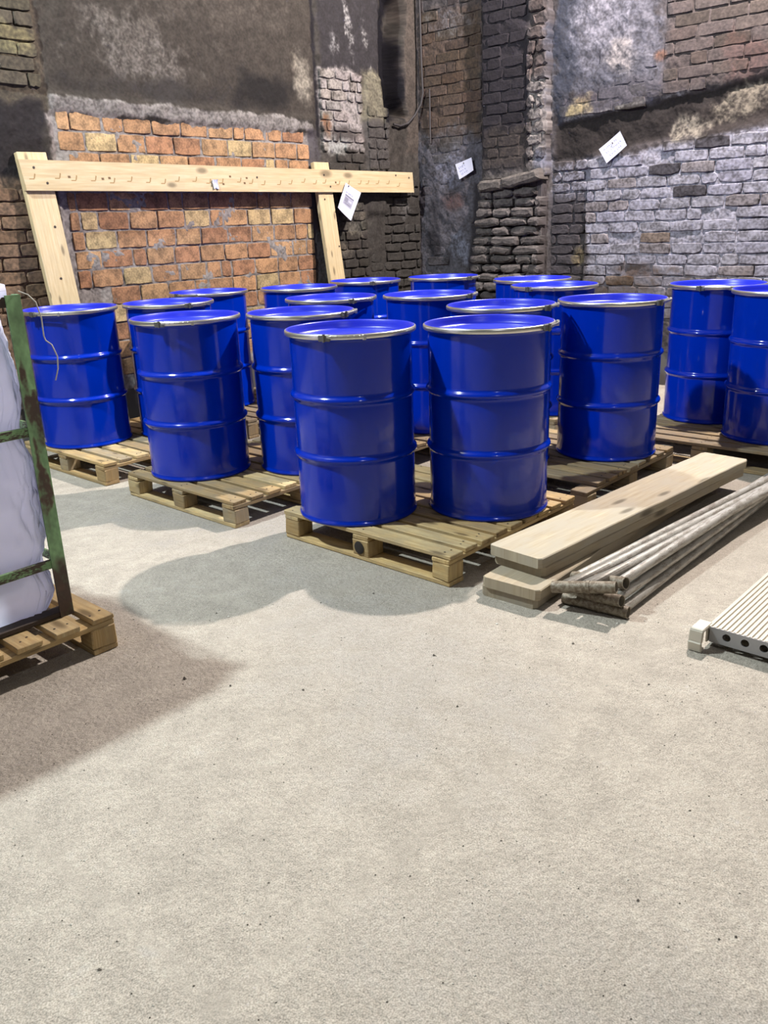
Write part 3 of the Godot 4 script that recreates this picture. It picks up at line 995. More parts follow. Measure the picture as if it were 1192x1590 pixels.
	courses(wall, m_brick, -2.96, -2.28, 0.75, 2.2, 0.1, 0.29, 0.013, 0.012, 0.006, 0.01, lo, hi,
		func(u: float, y: float) -> bool: return rng.randf() < 0.5, soft)
	# the pilaster: upright above, torn open below
	var rp := func(u: float, y: float) -> float:
		return n1.get_noise_2d(u + 5.0, y) * 0.016 + n2.get_noise_2d(u, y + 3.0) * 0.008
	var plo := Vector2(-2.14, 1.86)
	var phi := Vector2(-1.42, 4.1)
	var rows := []
	var uvs := []
	for j in 90:
		var row := []
		var uv := []
		var y := lerpf(plo.y, phi.y, j / 89.0)
		for i in 36:
			var s := i / 35.0
			var u := lerpf(plo.x, phi.x, clampf((s - 0.1) / 0.8, 0.0, 1.0))
			var z := 0.09 * clampf(minf(s, 1.0 - s) / 0.1, 0.0, 1.0) - 0.03 * clampf(1.0 - minf(s, 1.0 - s) / 0.05, 0.0, 1.0)
			row.append(Vector3(u + n1.get_noise_2d(u * 3.0, y * 4.0) * 0.03, y, z + rp.call(u, y)))
			uv.append(Vector2((u - lo.x) / (hi.x - lo.x), (hi.y - y) / (hi.y - lo.y)))
		rows.append(row)
		uvs.append(uv)
	var pier := structure("trim_1", sheet(rows, Vector3(0, 0, 1), uvs, 3.0), "sooty brick pilaster in the right wall with a torn rough foot", wall_right_frame, "pilaster")
	pier.material_override = m_face
	courses(pier, m_brick, -2.12, -1.64, 1.95, 3.5, 0.096, 0.25, 0.012, 0.010, 0.004, 0.007, lo, hi,
		func(u: float, y: float) -> bool: return rng.randf() < 0.93,
		func(u: float, y: float) -> Array: return [Color.WHITE * rnd(0.75, 1.25), 0.09])
	courses(pier, m_brick, -1.63, -1.42, 1.9, 3.5, 0.11, 0.21, 0.014, 0.03, 0.012, 0.016, lo, hi,
		func(u: float, y: float) -> bool: return rng.randf() < 0.95,
		func(u: float, y: float) -> Array: return [Color.WHITE * rnd(0.75, 1.2), 0.085])
	# the torn foot: rough courses that step out towards the floor, under a slanting cap stone
	var y := 0.55
	while y < 1.74:
		var left := -2.12 - (1.75 - y) * 0.17
		var u := left - rnd(0.0, 0.12)
		while u < -1.46:
			var len := rnd(0.2, 0.33)
			var a := maxf(u, left)
			var b := minf(u + len - 0.012, -1.43)
			u += len
			if b - a < 0.06:
				continue
			var v := rnd(0.78, 1.2)
			var c := Vector2((a + b) / 2, y + 0.04)
			part("brick", brick(b - a, 0.078 + rnd(-0.006, 0.006), 0.085 + rnd(-0.02, 0.03), 0.018, 0.012, Color(v, v, v), c, lo, hi), m_brick, pier, Transform3D(Basis(Vector3.BACK, rnd(-0.03, 0.03)), Vector3(c.x, c.y, 0.05 + (1.75 - y) * 0.05)))
		y += 0.087
	for s in [[Vector2(-1.98, 1.80), 0.28, 0.03], [Vector2(-1.64, 1.84), 0.42, 0.16]]:
		part("cap_stone", brick(s[1], 0.1, 0.13, 0.02, 0.012, Color(1.1, 1.06, 0.96), s[0], lo, hi), m_brick, pier, Transform3D(Basis(Vector3.BACK, s[2]), Vector3(s[0].x, s[0].y, 0.06)))
	# a rough backing so that no light shows between the torn courses
	part("rubble_core", box(Vector3(0.66, 1.9, 0.16), 0.01), m_face, pier, Transform3D(Basis(), Vector3(-1.78, 0.95, 0.0)))


# ------------------------------------------------------------------ pallets
func in_frame(x: float, y: float, b: float, turn := 0.0) -> Transform3D:
	return frame * Transform3D(Basis(Vector3.UP, turn), Vector3(x, y, -b))


func board(called: String, size: Vector3, mat: Material, parent: Node, at: Vector3, turn := Basis(), bevel := 0.003, wob := 0.0015) -> MeshInstance3D:
	return part(called, box(size, bevel, Vector2(rnd(0, 3), rnd(0, 3)), wob), mat, parent, Transform3D(turn, at))


# a pallet with deck boards along X; its near left corner on the floor is the thing's origin, depth runs to -Z
func pallet(label: String, x: float, b: float, wx: float, wb: float, n: int, mats: Array, group: String, missing := [], turn := 0.0) -> Node3D:
	var t := thing("pallet", label, "pallet", in_frame(x, 0.0, b, turn), group)
	var gap := (wb - n * 0.094) / (n - 1)
	var nails := tools()
	for i in n:
		if i in missing:
			continue
		var z := -(0.047 + i * (0.094 + gap))
		board("deck_board", Vector3(wx + rnd(-0.012, 0.012), 0.021, 0.094 + rnd(-0.008, 0.003)), mats[rng.randi() % mats.size()], t, Vector3(wx / 2, 0.1335, z), Basis(Vector3.UP, rnd(-0.006, 0.006)))
		for k in 3:
			for d in [-0.024, 0.022]:
				add_lathe(nails, [Vector2(0.0045, 0.0), Vector2(0.0045, 0.0012), Vector2(0.0, 0.0016)], 8, true, Transform3D(Basis(), Vector3(0.05 + k * (wx - 0.1) / 2 + rnd(-0.015, 0.015), 0.1437, z + d + rnd(-0.01, 0.01))))
	for k in 3:
		var cx := 0.05 + k * (wx - 0.1) / 2
		board("stringer", Vector3(wb, 0.021, 0.098), mats[rng.randi() % mats.size()], t, Vector3(cx, 0.112, -wb / 2), Basis(Vector3.UP, PI / 2))
		for j in 3:
			var cz := -(0.05 + j * (wb - 0.1) / 2)
			board("block", Vector3(0.1 + rnd(-0.006, 0.008), 0.079, 0.098), mats[rng.randi() % mats.size()], t, Vector3(cx, 0.0615, cz), Basis(Vector3.UP, rnd(-0.05, 0.05)), 0.004, 0.003)
	for j in 3:
		board("runner", Vector3(wx, 0.021, 0.098), mats[rng.randi() % mats.size()], t, Vector3(wx / 2, 0.0115, -(0.05 + j * (wb - 0.1) / 2)))
	part("nail_heads", nails.commit(), M.nail, t).set_meta("kind", "stuff")
	return t


func make_pallets() -> void:
	var fresh: Array = M.pallet
	var old: Array = M.old
	var mixed: Array = [M.pallet[1], M.pallet[3], M.old[0], M.old[3], M.pallet[0]]
	var g := "wooden pallets under the drums"
	var p := pallet("pale new pallet in front carrying the two nearest blue drums", 0.0, -0.02, 1.045, 1.03, 9, fresh, g)
	part("bark_patch", lathe([Vector2(0.0, 0.002), Vector2(0.024, 0.0025), Vector2(0.03, 0.0)], 18, false), M.bark, p, Transform3D(Basis(Vector3.RIGHT, PI / 2).scaled_local(Vector3(1.0, 1, 1.05)), Vector3(0.515, 0.062, 0.0025)))
	pallet("pallet left of the front one, with two drums and a blackened middle block", -1.31, -0.1, 1.0, 1.05, 9, mixed, g)
	pallet("pallet beside the orange brick wall under the leftmost drums", -2.63, -0.09, 1.03, 1.05, 9, mixed, g)
	pallet("pallet just behind the front one, its near deck board missing over the corner block", 0.0, 1.15, 1.04, 1.05, 9, old, g, [0])
	pallet("old pallet in the middle of the second row, hidden by drums on all sides", -1.32, 1.13, 1.03, 1.05, 9, old, g)
	pallet("pallet standing along the left wall behind the leftmost one", -2.83, 1.22, 1.03, 1.05, 9, old, g)
	pallet("pallet in the far corner below the grey rendered wall", -2.42, 2.55, 1.08, 1.08, 9, old, g)
	pallet("pallet at the foot of the torn pilaster, in the back row", -1.0, 2.45, 1.06, 1.05, 9, old, g)
	pallet("weathered pallet at the right under the two rightmost drums", 0.58, 2.36, 1.1, 1.1, 9, old, g)
	pallet("pallet at the left edge carrying the green cage with the white bag", -0.62, -2.42, 1.0, 1.21, 9, [M.pallet[0], M.pallet[1], M.pallet[2]], "")


# ------------------------------------------------------------------ drums
func drum() -> Node3D:
	var t := thing("steel_drum", "", "drum", Transform3D(), "blue steel drums on pallets")
	var shell := [Vector2(0.0, 0.006), Vector2(0.272, 0.006), Vector2(0.28, 0.001), Vector2(0.289, 0.0), Vector2(0.2925, 0.004), Vector2(0.2925, 0.011), Vector2(0.289, 0.016), Vector2(0.2862, 0.021), Vector2(0.2855, 0.03)]
	for y in [0.315, 0.592]:
		for q in [[-0.034, 0.2855], [-0.027, 0.2848], [-0.021, 0.2852], [-0.016, 0.2885], [-0.011, 0.2935], [-0.006, 0.2975], [0.0, 0.299], [0.006, 0.2975], [0.011, 0.2935], [0.016, 0.2885], [0.021, 0.2852], [0.027, 0.2848], [0.034, 0.2855]]:
			shell.append(Vector2(q[1], y + q[0]))
	shell.append_array([Vector2(0.2855, 0.850), Vector2(0.2862, 0.858), Vector2(0.289, 0.864), Vector2(0.296, 0.868)])
	part("shell", lathe(shell, 96, true), M.blue, t)
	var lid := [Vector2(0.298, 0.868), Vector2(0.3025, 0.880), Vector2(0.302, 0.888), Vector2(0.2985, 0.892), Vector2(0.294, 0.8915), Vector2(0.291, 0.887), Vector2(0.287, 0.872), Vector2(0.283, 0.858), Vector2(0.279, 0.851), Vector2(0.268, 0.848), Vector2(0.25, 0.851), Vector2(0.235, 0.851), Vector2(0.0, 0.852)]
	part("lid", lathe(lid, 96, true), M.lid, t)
	var ring := [Vector2(0.297, 0.866), Vector2(0.3035, 0.8665), Vector2(0.3065, 0.8695), Vector2(0.3075, 0.8745), Vector2(0.3075, 0.8815), Vector2(0.3062, 0.887), Vector2(0.3035, 0.8895), Vector2(0.300, 0.890)]
	var r := part("closing_ring", lathe(ring, 96, false), M.zinc, t)
	# the lever lock sits at +Z
	var st := tools()
	for k in 7:
		var a := deg_to_rad(-14.0 + k * 4.3)
		add_box(st, Vector3(0.0245, 0.012, 0.008), 0.002, Vector2.ZERO, 0.0, Transform3D(Basis(Vector3.UP, a), Vector3(sin(a), 0, cos(a)) * 0.3205 + Vector3(0, 0.882, 0)))
	add_box(st, Vector3(0.016, 0.026, 0.014), 0.002, Vector2.ZERO, 0.0, Transform3D(Basis(Vector3.UP, 0.24), Vector3(sin(0.24), 0, cos(0.24)) * 0.316 + Vector3(0, 0.878, 0)))
	part("lever_lock", st.commit(), M.zinc, r)
	st = tools()
	for a in [-0.36, -0.285]:
		add_box(st, Vector3(0.03, 0.03, 0.016), 0.003, Vector2.ZERO, 0.0, Transform3D(Basis(Vector3.UP, a), Vector3(sin(a), 0, cos(a)) * 0.3155 + Vector3(0, 0.878, 0)))
	add_lathe(st, [Vector2(0.0, -0.017), Vector2(0.0055, -0.017), Vector2(0.0055, 0.017), Vector2(0.0, 0.017)], 10, true, Transform3D(Basis(), Vector3(sin(-0.32) * 0.3245, 0.878, cos(-0.32) * 0.3245)))
	part("lock_bracket", st.commit(), M.dark_zinc, r)
	return t


func make_drums() -> void:
	# [x, z, where the lever lock shows (-1 left rim .. 1 right rim, 2 = at the back), label]
	var list := [
		[-0.125, -4.012, -0.05, "blue steel drum nearest the viewer, front left on the new pallet, lever lock facing forward"],
		[0.522, -4.007, 0.96, "blue steel drum at the front right of the new pallet, next to the plank stack"],
		[-1.077, -4.873, -0.13, "blue drum on the second pallet from the left, standing out before its neighbours"],
		[-0.43, -4.908, 0.93, "blue drum half hidden behind the nearest drum's left side, lever at its right rim"],
		[-2.027, -5.751, -0.45, "leftmost blue drum, right behind the green cage and its white bag"],
		[-1.421, -5.956, 0.68, "blue drum wedged behind the gap between the leftmost drum and the second pallet's drum"],
		[1.35, -4.942, 0.95, "blue drum alone right of the front pair, seen whole behind the planks"],
		[0.702, -4.868, 0.95, "blue drum straight behind the front right one, only its lid and rim showing"],
		[2.261, -5.741, 0.0, "blue drum at the right before the whitewashed wall, lever lock facing forward"],
		[2.439, -5.138, 2.0, "rightmost blue drum, cut off by the picture's right edge"],
		[-0.301, -5.831, 0.7, "blue drum in the second row behind the nearest drum, lever on its right front"],
		[0.355, -5.788, 0.97, "blue drum seen in the gap between the two nearest drums"],
		[-1.31, -6.855, -0.5, "blue drum before the lower edge of the orange brick panel"],
		[-0.609, -6.973, 2.0, "blue drum where the orange brick panel ends, left of the raw timber's right post"],
		[-0.084, -7.522, 0.5, "blue drum under the foot of the raw timber's right post"],
		[0.595, -7.629, 0.9, "farthest blue drum, in the corner below the small bluish paper"],
		[1.244, -6.916, 2.0, "blue drum at the foot of the torn pilaster, half covered by another drum's rim"],
		[1.27, -6.181, -0.25, "blue drum overlapping the one at the torn pilaster, its lever lock on the left front"],
	]
	var first: Node3D = drum()
	for i in list.size():
		var e = list[i]
		var d: Node3D = first
		if i > 0:
			d = first.duplicate()
			d.name = numbered("steel_drum")
			add_child(d, true)
		var to_viewer := atan2(-e[0], -e[1])
		var turn: float = to_viewer + (PI if e[2] > 1.5 else asin(e[2]))
		d.transform = Transform3D(Basis(Vector3.UP, turn), Vector3(e[0], 0.1462, e[1]))
		d.set_meta("label", e[3])


# ------------------------------------------------------------------ the timber frame against the left wall
func make_timber_frame() -> void:
	# in the left wall's frame: x along the wall, y up, z out from the wall
	var t := thing("timber_frame", "raw pine frame, a long board on two posts, leaning on the left wall", "timber", wall_left_frame)
	var w := 1024
	var h := 64
	var base: Image = T.pine.get_image()
	base.convert(Image.FORMAT_RGB8)
	var im := Image.create(w, h, false, Image.FORMAT_RGB8)
	for k in 2:
		im.blit_rect(base, Rect2i(0, 20 + 90 * k, 512, h), Vector2i(512 * k, 0))
	im.adjust_bcs(1.0, 0.96, 1.0)
	var r := RandomNumberGenerator.new()
	r.seed = 77
	# short pencil ticks and hooks along the board
	for k in 27:
		var x := int(20 + k * 36.5 + r.randf_range(-7, 7))
		var y := int(30 + r.randf_range(-3, 6))
		for s in 10:
			for q in 2:
				im.set_pixel(clampi(x + 5 - int(s * 0.35) + q, 0, w - 1), clampi(y + s, 0, h - 1), rgb(150, 116, 62))
		for s in 9:
			im.set_pixel(clampi(x - 6 + s, 0, w - 1), y + 10, rgb(160, 124, 70))
			im.set_pixel(clampi(x - 6 + s, 0, w - 1), y + 11, rgb(170, 136, 80))
	for k in 9:
		var c := Vector2(60 + r.randf() * 920, 12 + r.randf() * 44)
		for dy in range(-3, 4):
			for dx in range(-3, 4):
				if dx * dx + dy * dy < 9:
					im.set_pixel(clampi(int(c.x) + dx, 0, w - 1), clampi(int(c.y) + dy, 0, h - 1), rgb(112, 82, 46))
	var mb := plain(rgb(208, 205, 205), 0.6)
	mb.albedo_texture = ImageTexture.create_from_image(im)
	# the long board: its front face carries the marks, ends slightly askew
	var st := tools()
	var x0 := 0.325
	var x1 := 4.465
	var z0 := 0.075
	var z1 := 0.12
	var f := [Vector3(x0 - 0.005, 1.991, z1), Vector3(x1, 1.971, z1), Vector3(x1 + 0.004, 1.779, z1 + 0.012), Vector3(x0 + 0.016, 1.79, z1 + 0.012)]
	var bk := []
	for q in f:
		bk.append(q - Vector3(0, 0, 0.045))
	var uv := [Vector2(0, 0), Vector2(1, 0), Vector2(1, 1), Vector2(0, 1)]
	tri(st, f[0], f[1], f[2], Vector3(0, 0.06, 1).normalized(), uv[0], uv[1], uv[2])
	tri(st, f[0], f[2], f[3], Vector3(0, 0.06, 1).normalized(), uv[0], uv[2], uv[3])
	tri(st, bk[0], bk[1], bk[2], Vector3(0, 0, -1), uv[0], uv[1], uv[2])
	tri(st, bk[0], bk[2], bk[3], Vector3(0, 0, -1), uv[0], uv[2], uv[3])
	for e in [[0, 1, Vector3.UP], [1, 2, Vector3.RIGHT], [2, 3, Vector3.DOWN], [3, 0, Vector3.LEFT]]:
		var long: float = 1.0 if e[2].y != 0.0 else 0.05
		tri(st, f[e[0]], f[e[1]], bk[e[1]], e[2], Vector2(0, 0.9), Vector2(long, 0.9), Vector2(long, 1.0))
		tri(st, f[e[0]], bk[e[1]], bk[e[0]], e[2], Vector2(0, 0.9), Vector2(long, 1.0), Vector2(0, 1.0))
	part("long_board", st.commit(), mb, t)
	for e in [[0.448, 0.028, 0.214], [3.225, 0.0, 0.19]]:
		var top := Vector3(e[0], 2.04, 0.048)
		var foot := Vector3(e[0] + e[1], 0.002, 0.33)
		var len := top.distance_to(foot)
		var dir := (top - foot).normalized()
		var out := Vector3(1, 0, 0).cross(dir).normalized()
		var side := dir.cross(out)
		var m := part("post", box(Vector3(len, 0.045, e[2]), 0.003, Vector2(rnd(0, 2), rnd(0, 2))), M.pine, t, Transform3D(Basis(dir, out, dir.cross(out)), (top + foot) / 2))
	var nails := tools()
	for e in [[0.42, 1.94], [0.5, 1.84], [3.2, 1.93], [3.27, 1.83], [0.5, 1.55], [0.46, 1.2], [3.2, 1.72], [3.3, 1.3], [2.4, 1.9], [4.2, 1.94], [4.4, 1.92]]:
		var z: float = 0.121 + (1.98 - e[1]) * 0.06 if e[1] > 1.79 else 0.072 + (2.04 - e[1]) * 0.138
		add_lathe(nails, [Vector2(0.009, 0.0), Vector2(0.009, 0.002), Vector2(0.0, 0.003)], 10, true, Transform3D(Basis(Vector3.RIGHT, PI / 2), Vector3(e[0], e[1], z)))
	part("nail_heads", nails.commit(), M.nail, t).set_meta("kind", "stuff")


# ------------------------------------------------------------------ papers
func scribbled(w: int, h: int, lines: Array, seed_: int, picture := Rect2i()) -> StandardMaterial3D:
	var im := Image.create(w, h, false, Image.FORMAT_RGB8)
	im.fill(rgb(190, 191, 210))
	var r := RandomNumberGenerator.new()
	r.seed = seed_
	for l in lines:
		var x: float = l[0]
		while x < l[1]:
			# a hand-written capital: two or three joined strokes
			var p := Vector2(x, l[2] + r.randf_range(-2, 2))
			for s in 3:
				var q := Vector2(x + r.randf_range(0, l[3] * 0.7), l[2] + (l[3] if s % 2 == 0 else 0.0) * r.randf_range(0.7, 1.0))
				for k in 14:
					var z := p.lerp(q, k / 13.0)
					im.fill_rect(Rect2i(int(z.x), int(z.y), 2, 2), rgb(92, 96, 150))
				p = q
			x += l[3] * r.randf_range(0.8, 1.1)
	if picture.size.x > 0:
		im.fill_rect(picture, rgb(150, 150, 168))
		var px := picture.position
		for q in [[8, 20, 34, 40, 122], [50, 30, 30, 12, 176], [46, 48, 40, 26, 134], [14, 64, 60, 10, 116]]:
			im.fill_rect(Rect2i(px.x + q[0], px.y + q[1], q[2], q[3]), rgb(q[4], q[4], q[4] + 16))
		im.fill_rect(Rect2i(picture.position, Vector2i(picture.size.x, 9)), rgb(92, 92, 112))
	var m := plain(Color.WHITE, 0.75)
	m.albedo_texture = ImageTexture.create_from_image(im)
	m.texture_repeat = false
	return m


# a sheet of paper with a curl and a thickness, its four corners given clockwise from the top left
func paper(label: String, at: Transform3D, c: Array, mat: Material, curl: float) -> Node3D:
	var t := thing("paper_sheet", label, "paper", at, "")
	var rows := []
	var back := []
	for j in 9:
		var row := []
		var rb := []
		for i in 9:
			var s := i / 8.0
			var v := j / 8.0
			var p: Vector3 = ((c[0] as Vector3).lerp(c[1], s)).lerp((c[3] as Vector3).lerp(c[2], s), v)
			p.z += curl * (pow(s - 0.5, 2) * 2.0 + pow(v, 2) * 0.6)
			row.append(p)
			rb.append(p - Vector3(0, 0, 0.0015))
		rows.append(row)
		back.append(rb)
	part("sheet", sheet(rows, Vector3(0, 0, 1)), mat, t)
	part("back_face", sheet(back, Vector3(0, 0, -1)), M.paper, t)
	return t


func make_papers() -> void:
	var z := 0.03
	var t := paper("white paper with handwriting, nailed aslant to the dark band of the right wall", wall_right_frame,
		[Vector3(-0.905, 2.04, z), Vector3(-0.71, 2.17, z), Vector3(-0.635, 2.05, z), Vector3(-0.82, 1.92, z)],
		scribbled(256, 168, [[24, 190, 30, 20], [40, 150, 70, 24], [150, 220, 76, 20], [60, 210, 116, 24]], 5), 0.012)
	part("nail", lathe([Vector2(0.003, -0.03), Vector2(0.003, 0.004), Vector2(0.006, 0.005), Vector2(0.0, 0.008)], 8, true), M.nail, t, Transform3D(Basis(Vector3.RIGHT, PI / 2), Vector3(-0.775, 2.08, z + 0.004)))
	t = paper("small bluish paper with handwriting on the grey rendered wall near the corner", wall_right_frame,
		[Vector3(-2.485, 2.025, 0.05), Vector3(-2.285, 2.075, 0.05), Vector3(-2.255, 1.955, 0.05), Vector3(-2.43, 1.88, 0.05)],
		scribbled(192, 144, [[16, 90, 36, 24], [20, 100, 70, 22], [30, 120, 100, 22]], 6), 0.012)
	part("nail", lathe([Vector2(0.003, -0.04), Vector2(0.003, 0.004), Vector2(0.006, 0.005), Vector2(0.0, 0.008)], 8, true), M.nail, t, Transform3D(Basis(Vector3.RIGHT, PI / 2), Vector3(-2.38, 2.03, 0.055)))
	t = paper("white paper with a printed grey picture hanging from the pine board over its right post", wall_left_frame,
		[Vector3(3.455, 1.865, 0.142), Vector3(3.655, 1.775, 0.145), Vector3(3.475, 1.525, 0.16), Vector3(3.31, 1.645, 0.158)],
		scribbled(160, 240, [[30, 100, 60, 14]], 7, Rect2i(34, 84, 92, 84)), 0.014)
	part("nail", lathe([Vector2(0.003, -0.03), Vector2(0.003, 0.004), Vector2(0.007, 0.005), Vector2(0.0, 0.008)], 8, true), M.nail, t, Transform3D(Basis(Vector3.RIGHT, PI / 2), Vector3(3.49, 1.835, 0.148)))
	# a crumpled scrap on the board
	var rows := []
	var r := RandomNumberGenerator.new()
	r.seed = 9
	for j in 5:
		var row := []
		for i in 5:
			row.append(Vector3(1.915 + i * 0.014 + (j - 2) * 0.004 + r.randf_range(-0.005, 0.005), 1.875 - j * 0.017 + r.randf_range(-0.005, 0.005), 0.131 + r.randf_range(0.0, 0.02)))
		rows.append(row)
	single("paper_scrap", sheet(rows, Vector3(0, 0, 1)), M.paper, "tiny crumpled white scrap stuck to the middle of the pine board", "paper", wall_left_frame)


# ------------------------------------------------------------------ the cage with the bag, at the left
func make_cage_and_bag() -> void:
	# frame: X to the right wall's right, b into depth; the post in view stands at (0.27, -1.33)
	var pt := [
		[Vector2(0.0, 0.17), Vector2(0.2, 0.24), 0.0, false, rgb(62, 46, 38), 0.95, 0.05, 0.06, 0.5],
		[Vector2(0.045, 0.62), Vector2(0.02, 0.3), 0.0, true, rgb(70, 52, 42), 0.9, 0.02, 0.04, 1.0],
		[Vector2(0.01, 0.85), Vector2(0.03, 0.1), 0.0, true, rgb(60, 46, 38), 0.8, 0.02, 0.03, 1.2],
		[Vector2(0.045, 0.95), Vector2(0.008, 0.3), 0.0, true, rgb(64, 48, 40), 0.8, 0.01, 0.02, 1.0],
	]
	var p := paint(260.0, Vector2(-0.03, 0.14), Vector2(0.09, 1.34), rgb(116, 152, 108), 0.18, pt, 401)
	var green := plain(Color.WHITE, 0.55)
	green.albedo_texture = p[0]
	green.texture_repeat = false
	var bars := plain(Color.WHITE, 0.6)
	bars.albedo_texture = splotches(rgb(112, 148, 102), rgb(60, 48, 40), 411, 0.5)
	bars.uv1_scale = Vector3(2.0, 6.0, 1)
	var dark := plain(rgb(60, 50, 44), 0.7, 0.2)
	var t := thing("metal_cage", "rusty green steel cage standing on the pallet at the left edge", "cage", frame)
	for e in [[0.245, -1.335, -1, 1], [0.245, -2.38, -1, -1], [-0.58, -1.335, 1, 1], [-0.58, -2.38, 1, -1]]:
		# an angle bar: one leg faces sideways, the other forward
		var st := tools()
		var h := 1.16
		for leg in 2:
			var size := Vector3(0.006, h, 0.052) if leg == 0 else Vector3(0.052, h, 0.006)
			var c := Vector3(e[0] + (0.024 if e[2] < 0 else -0.024), 0.147 + h / 2, -e[1]) if leg == 0 else Vector3(e[0], 0.147 + h / 2, -e[1] - 0.023 * e[3])
			var b := size * 0.5
			for s in [-1, 1]:
				for ax in 3:
					var n := Vector3.ZERO
					n[ax] = s
					var q := []
					for k in [[-1, -1], [1, -1], [1, 1], [-1, 1]]:
						var v := Vector3.ZERO
						v[ax] = s * b[ax]
						v[(ax + 1) % 3] = k[0] * b[(ax + 1) % 3]
						v[(ax + 2) % 3] = k[1] * b[(ax + 2) % 3]
						q.append(v)
					var uv := []
					for v in q:
						uv.append(Vector2(clampf(((v.z if leg == 0 else v.x) + 0.04) / 0.08, 0.05, 0.95), 1.0 - (v.y + h / 2 + 0.02) / (h + 0.04)))
					tri(st, c + q[0], c + q[1], c + q[2], n, uv[0], uv[1], uv[2])
					tri(st, c + q[0], c + q[2], c + q[3], n, uv[0], uv[2], uv[3])
		part("corner_post", st.commit(), green, t)
	for y in [0.36, 0.85, 1.285]:
		for x in [0.262, -0.597]:
			part("side_bar", box(Vector3(1.05, 0.034, 0.012), 0.002, Vector2(rnd(0, 1), 0)), bars if y < 1.0 else dark, t, Transform3D(Basis(Vector3.UP, PI / 2), Vector3(x, y, 1.86)))
		for b in [-1.318, -2.397]:
			part("cross_bar", box(Vector3(0.86, 0.034, 0.012), 0.002), bars if y < 1.0 else dark, t, Transform3D(Basis(), Vector3(-0.168, y, -b)))
	part("base_rail", box(Vector3(1.08, 0.02, 0.06), 0.003), dark, t, Transform3D(Basis(Vector3.UP, PI / 2), Vector3(0.235, 0.158, 1.86)))
	part("base_sheet", box(Vector3(0.84, 0.006, 1.02), 0.002), dark, t, Transform3D(Basis(), Vector3(-0.17, 0.1505, 1.86)))
	# the bag: a soft full sack, square in plan, that bulges between the bars and closes to a neck
	var bag := StandardMaterial3D.new()
	bag.albedo_color = rgb(238, 239, 254)
	bag.roughness = 0.3
	bag.metallic_specular = 0.6
	bag.backlight_enabled = true
	bag.backlight = Color(0.9, 0.9, 0.96)
	var n1 := noise(2.6, 421, 3)
	var n2 := noise(3.4, 422, 2)
	var rows := []
	var ny := 110
	var nk := 160
	for j in ny + 1:
		var s := float(j) / ny
		var y := 0.155 + s * 1.165
		var row := []
		var k := 1.0
		if s < 0.08:
			k = 0.90 + 0.1 * sqrt(s / 0.08)
		if s > 0.965:
			k = 1.0 - pow((s - 0.965) / 0.035, 2.0) * 0.7
		# bars hold it in
		var held := exp(-pow((y - 0.36) / 0.05, 2)) * 0.016 + exp(-pow((y - 0.85) / 0.06, 2)) * 0.016
		for i in nk + 1:
			var a := TAU * i / nk + PI
			var ca := cos(a)
			var sa := sin(a)
			var e := 0.09 + 0.14 * pow(clampf((s - 0.72) / 0.28, 0.0, 1.0), 1.5)
			var x := signf(ca) * pow(absf(ca), e) * 0.412
			var z := signf(sa) * pow(absf(sa), e) * 0.526
			var f := n1.get_noise_3d(ca * 1.2, y * 1.6, sa * 1.2) * 0.008 + absf(n2.get_noise_3d(ca * 1.6, y * 1.3 + ca * 0.3, sa * 1.6)) * -0.02
			# creases run towards the lower corner
			f += sin((y * 26.0 + sin(a * 3.0) * 2.0 + n1.get_noise_3d(ca * 1.5, y, sa * 1.5 + 9.0) * 6.0)) * 0.004 * clampf(1.0 - absf(y - 0.5) / 0.3, 0.0, 1.0)
			var g := k + (f - held) * (1.0 if s < 0.94 else 0.5) / 0.44
			# the filling is heaped towards the far side, away from the post in view
			var heap := (0.25 - x * g) * 0.55 * smoothstep(0.72, 1.0, s)
			row.append(Vector3(-0.165 + x * g, y + heap, 1.862 + z * g))
		rows.append(row)
	var b := thing("bulk_bag", "big white shiny bulk bag filled and bulging inside the green cage", "bag", frame)
	part("sack", sheet(rows, Vector3(-1, 0, 0)), bag, b)
	var top := []
	for j in 10:
		var row := []
		for i in 41:
			var a := TAU * i / 40
			var r := lerpf(0.14, 0.1, j / 9.0) + sin(a * 7.0) * 0.012
			row.append(Vector3(-0.165 + cos(a) * r, 1.46 + j * 0.03, 1.862 + sin(a) * r))
		top.append(row)
	part("neck", sheet(top, Vector3(-1, 0, 0)), bag, b)
	# a folded pad of the same sheeting over the top bar, with its flap, and a lifting loop
	var pad := tools()
	var ring := []
	for j in 13:
		var row := []
		var a := TAU * j / 12
		for i in 15:
			var q := i / 14.0
			var e := 1.0 if i > 0 and i < 14 else 0.5
			var c := Vector2(signf(cos(a)) * pow(absf(cos(a)), 0.4) * 0.085, signf(sin(a)) * pow(absf(sin(a)), 0.4) * 0.043) * e
			row.append(Vector3(0.212 + c.x, 1.322 + c.y + n1.get_noise_2d(q * 2.0, a) * 0.006, 1.345 + q * 1.0))
		ring.append(row)
	part("folded_top", sheet(ring, Vector3(0, -1, 0) if true else Vector3.UP), bag, b)
	var loop := []
	for k in 13:
		var s := k / 12.0
		loop.append(Vector3(0.215 + 0.02 * sin(s * PI), lerpf(1.29, 1.12, s), 1.52 - 0.11 * sin(s * PI * 0.5)))
	var lst := tools()
	for k in 12:
		var mid: Vector3 = (loop[k] + loop[k + 1]) / 2
		var d: Vector3 = (loop[k + 1] - loop[k]).normalized()
		var side := Vector3(0.3, 0, 1).cross(d).normalized()
		add_box(lst, Vector3(loop[k].distance_to(loop[k + 1]) * 1.15, 0.004, 0.034), 0.001, Vector2.ZERO, 0.0, Transform3D(Basis(d, side, d.cross(side)).orthonormalized(), mid))
	part("lifting_loop", lst.commit(), bag, b)
	# thin wire that dangles from the top of the post
	var base := Vector3(0.275, 0, 1.315)
	var wire := []
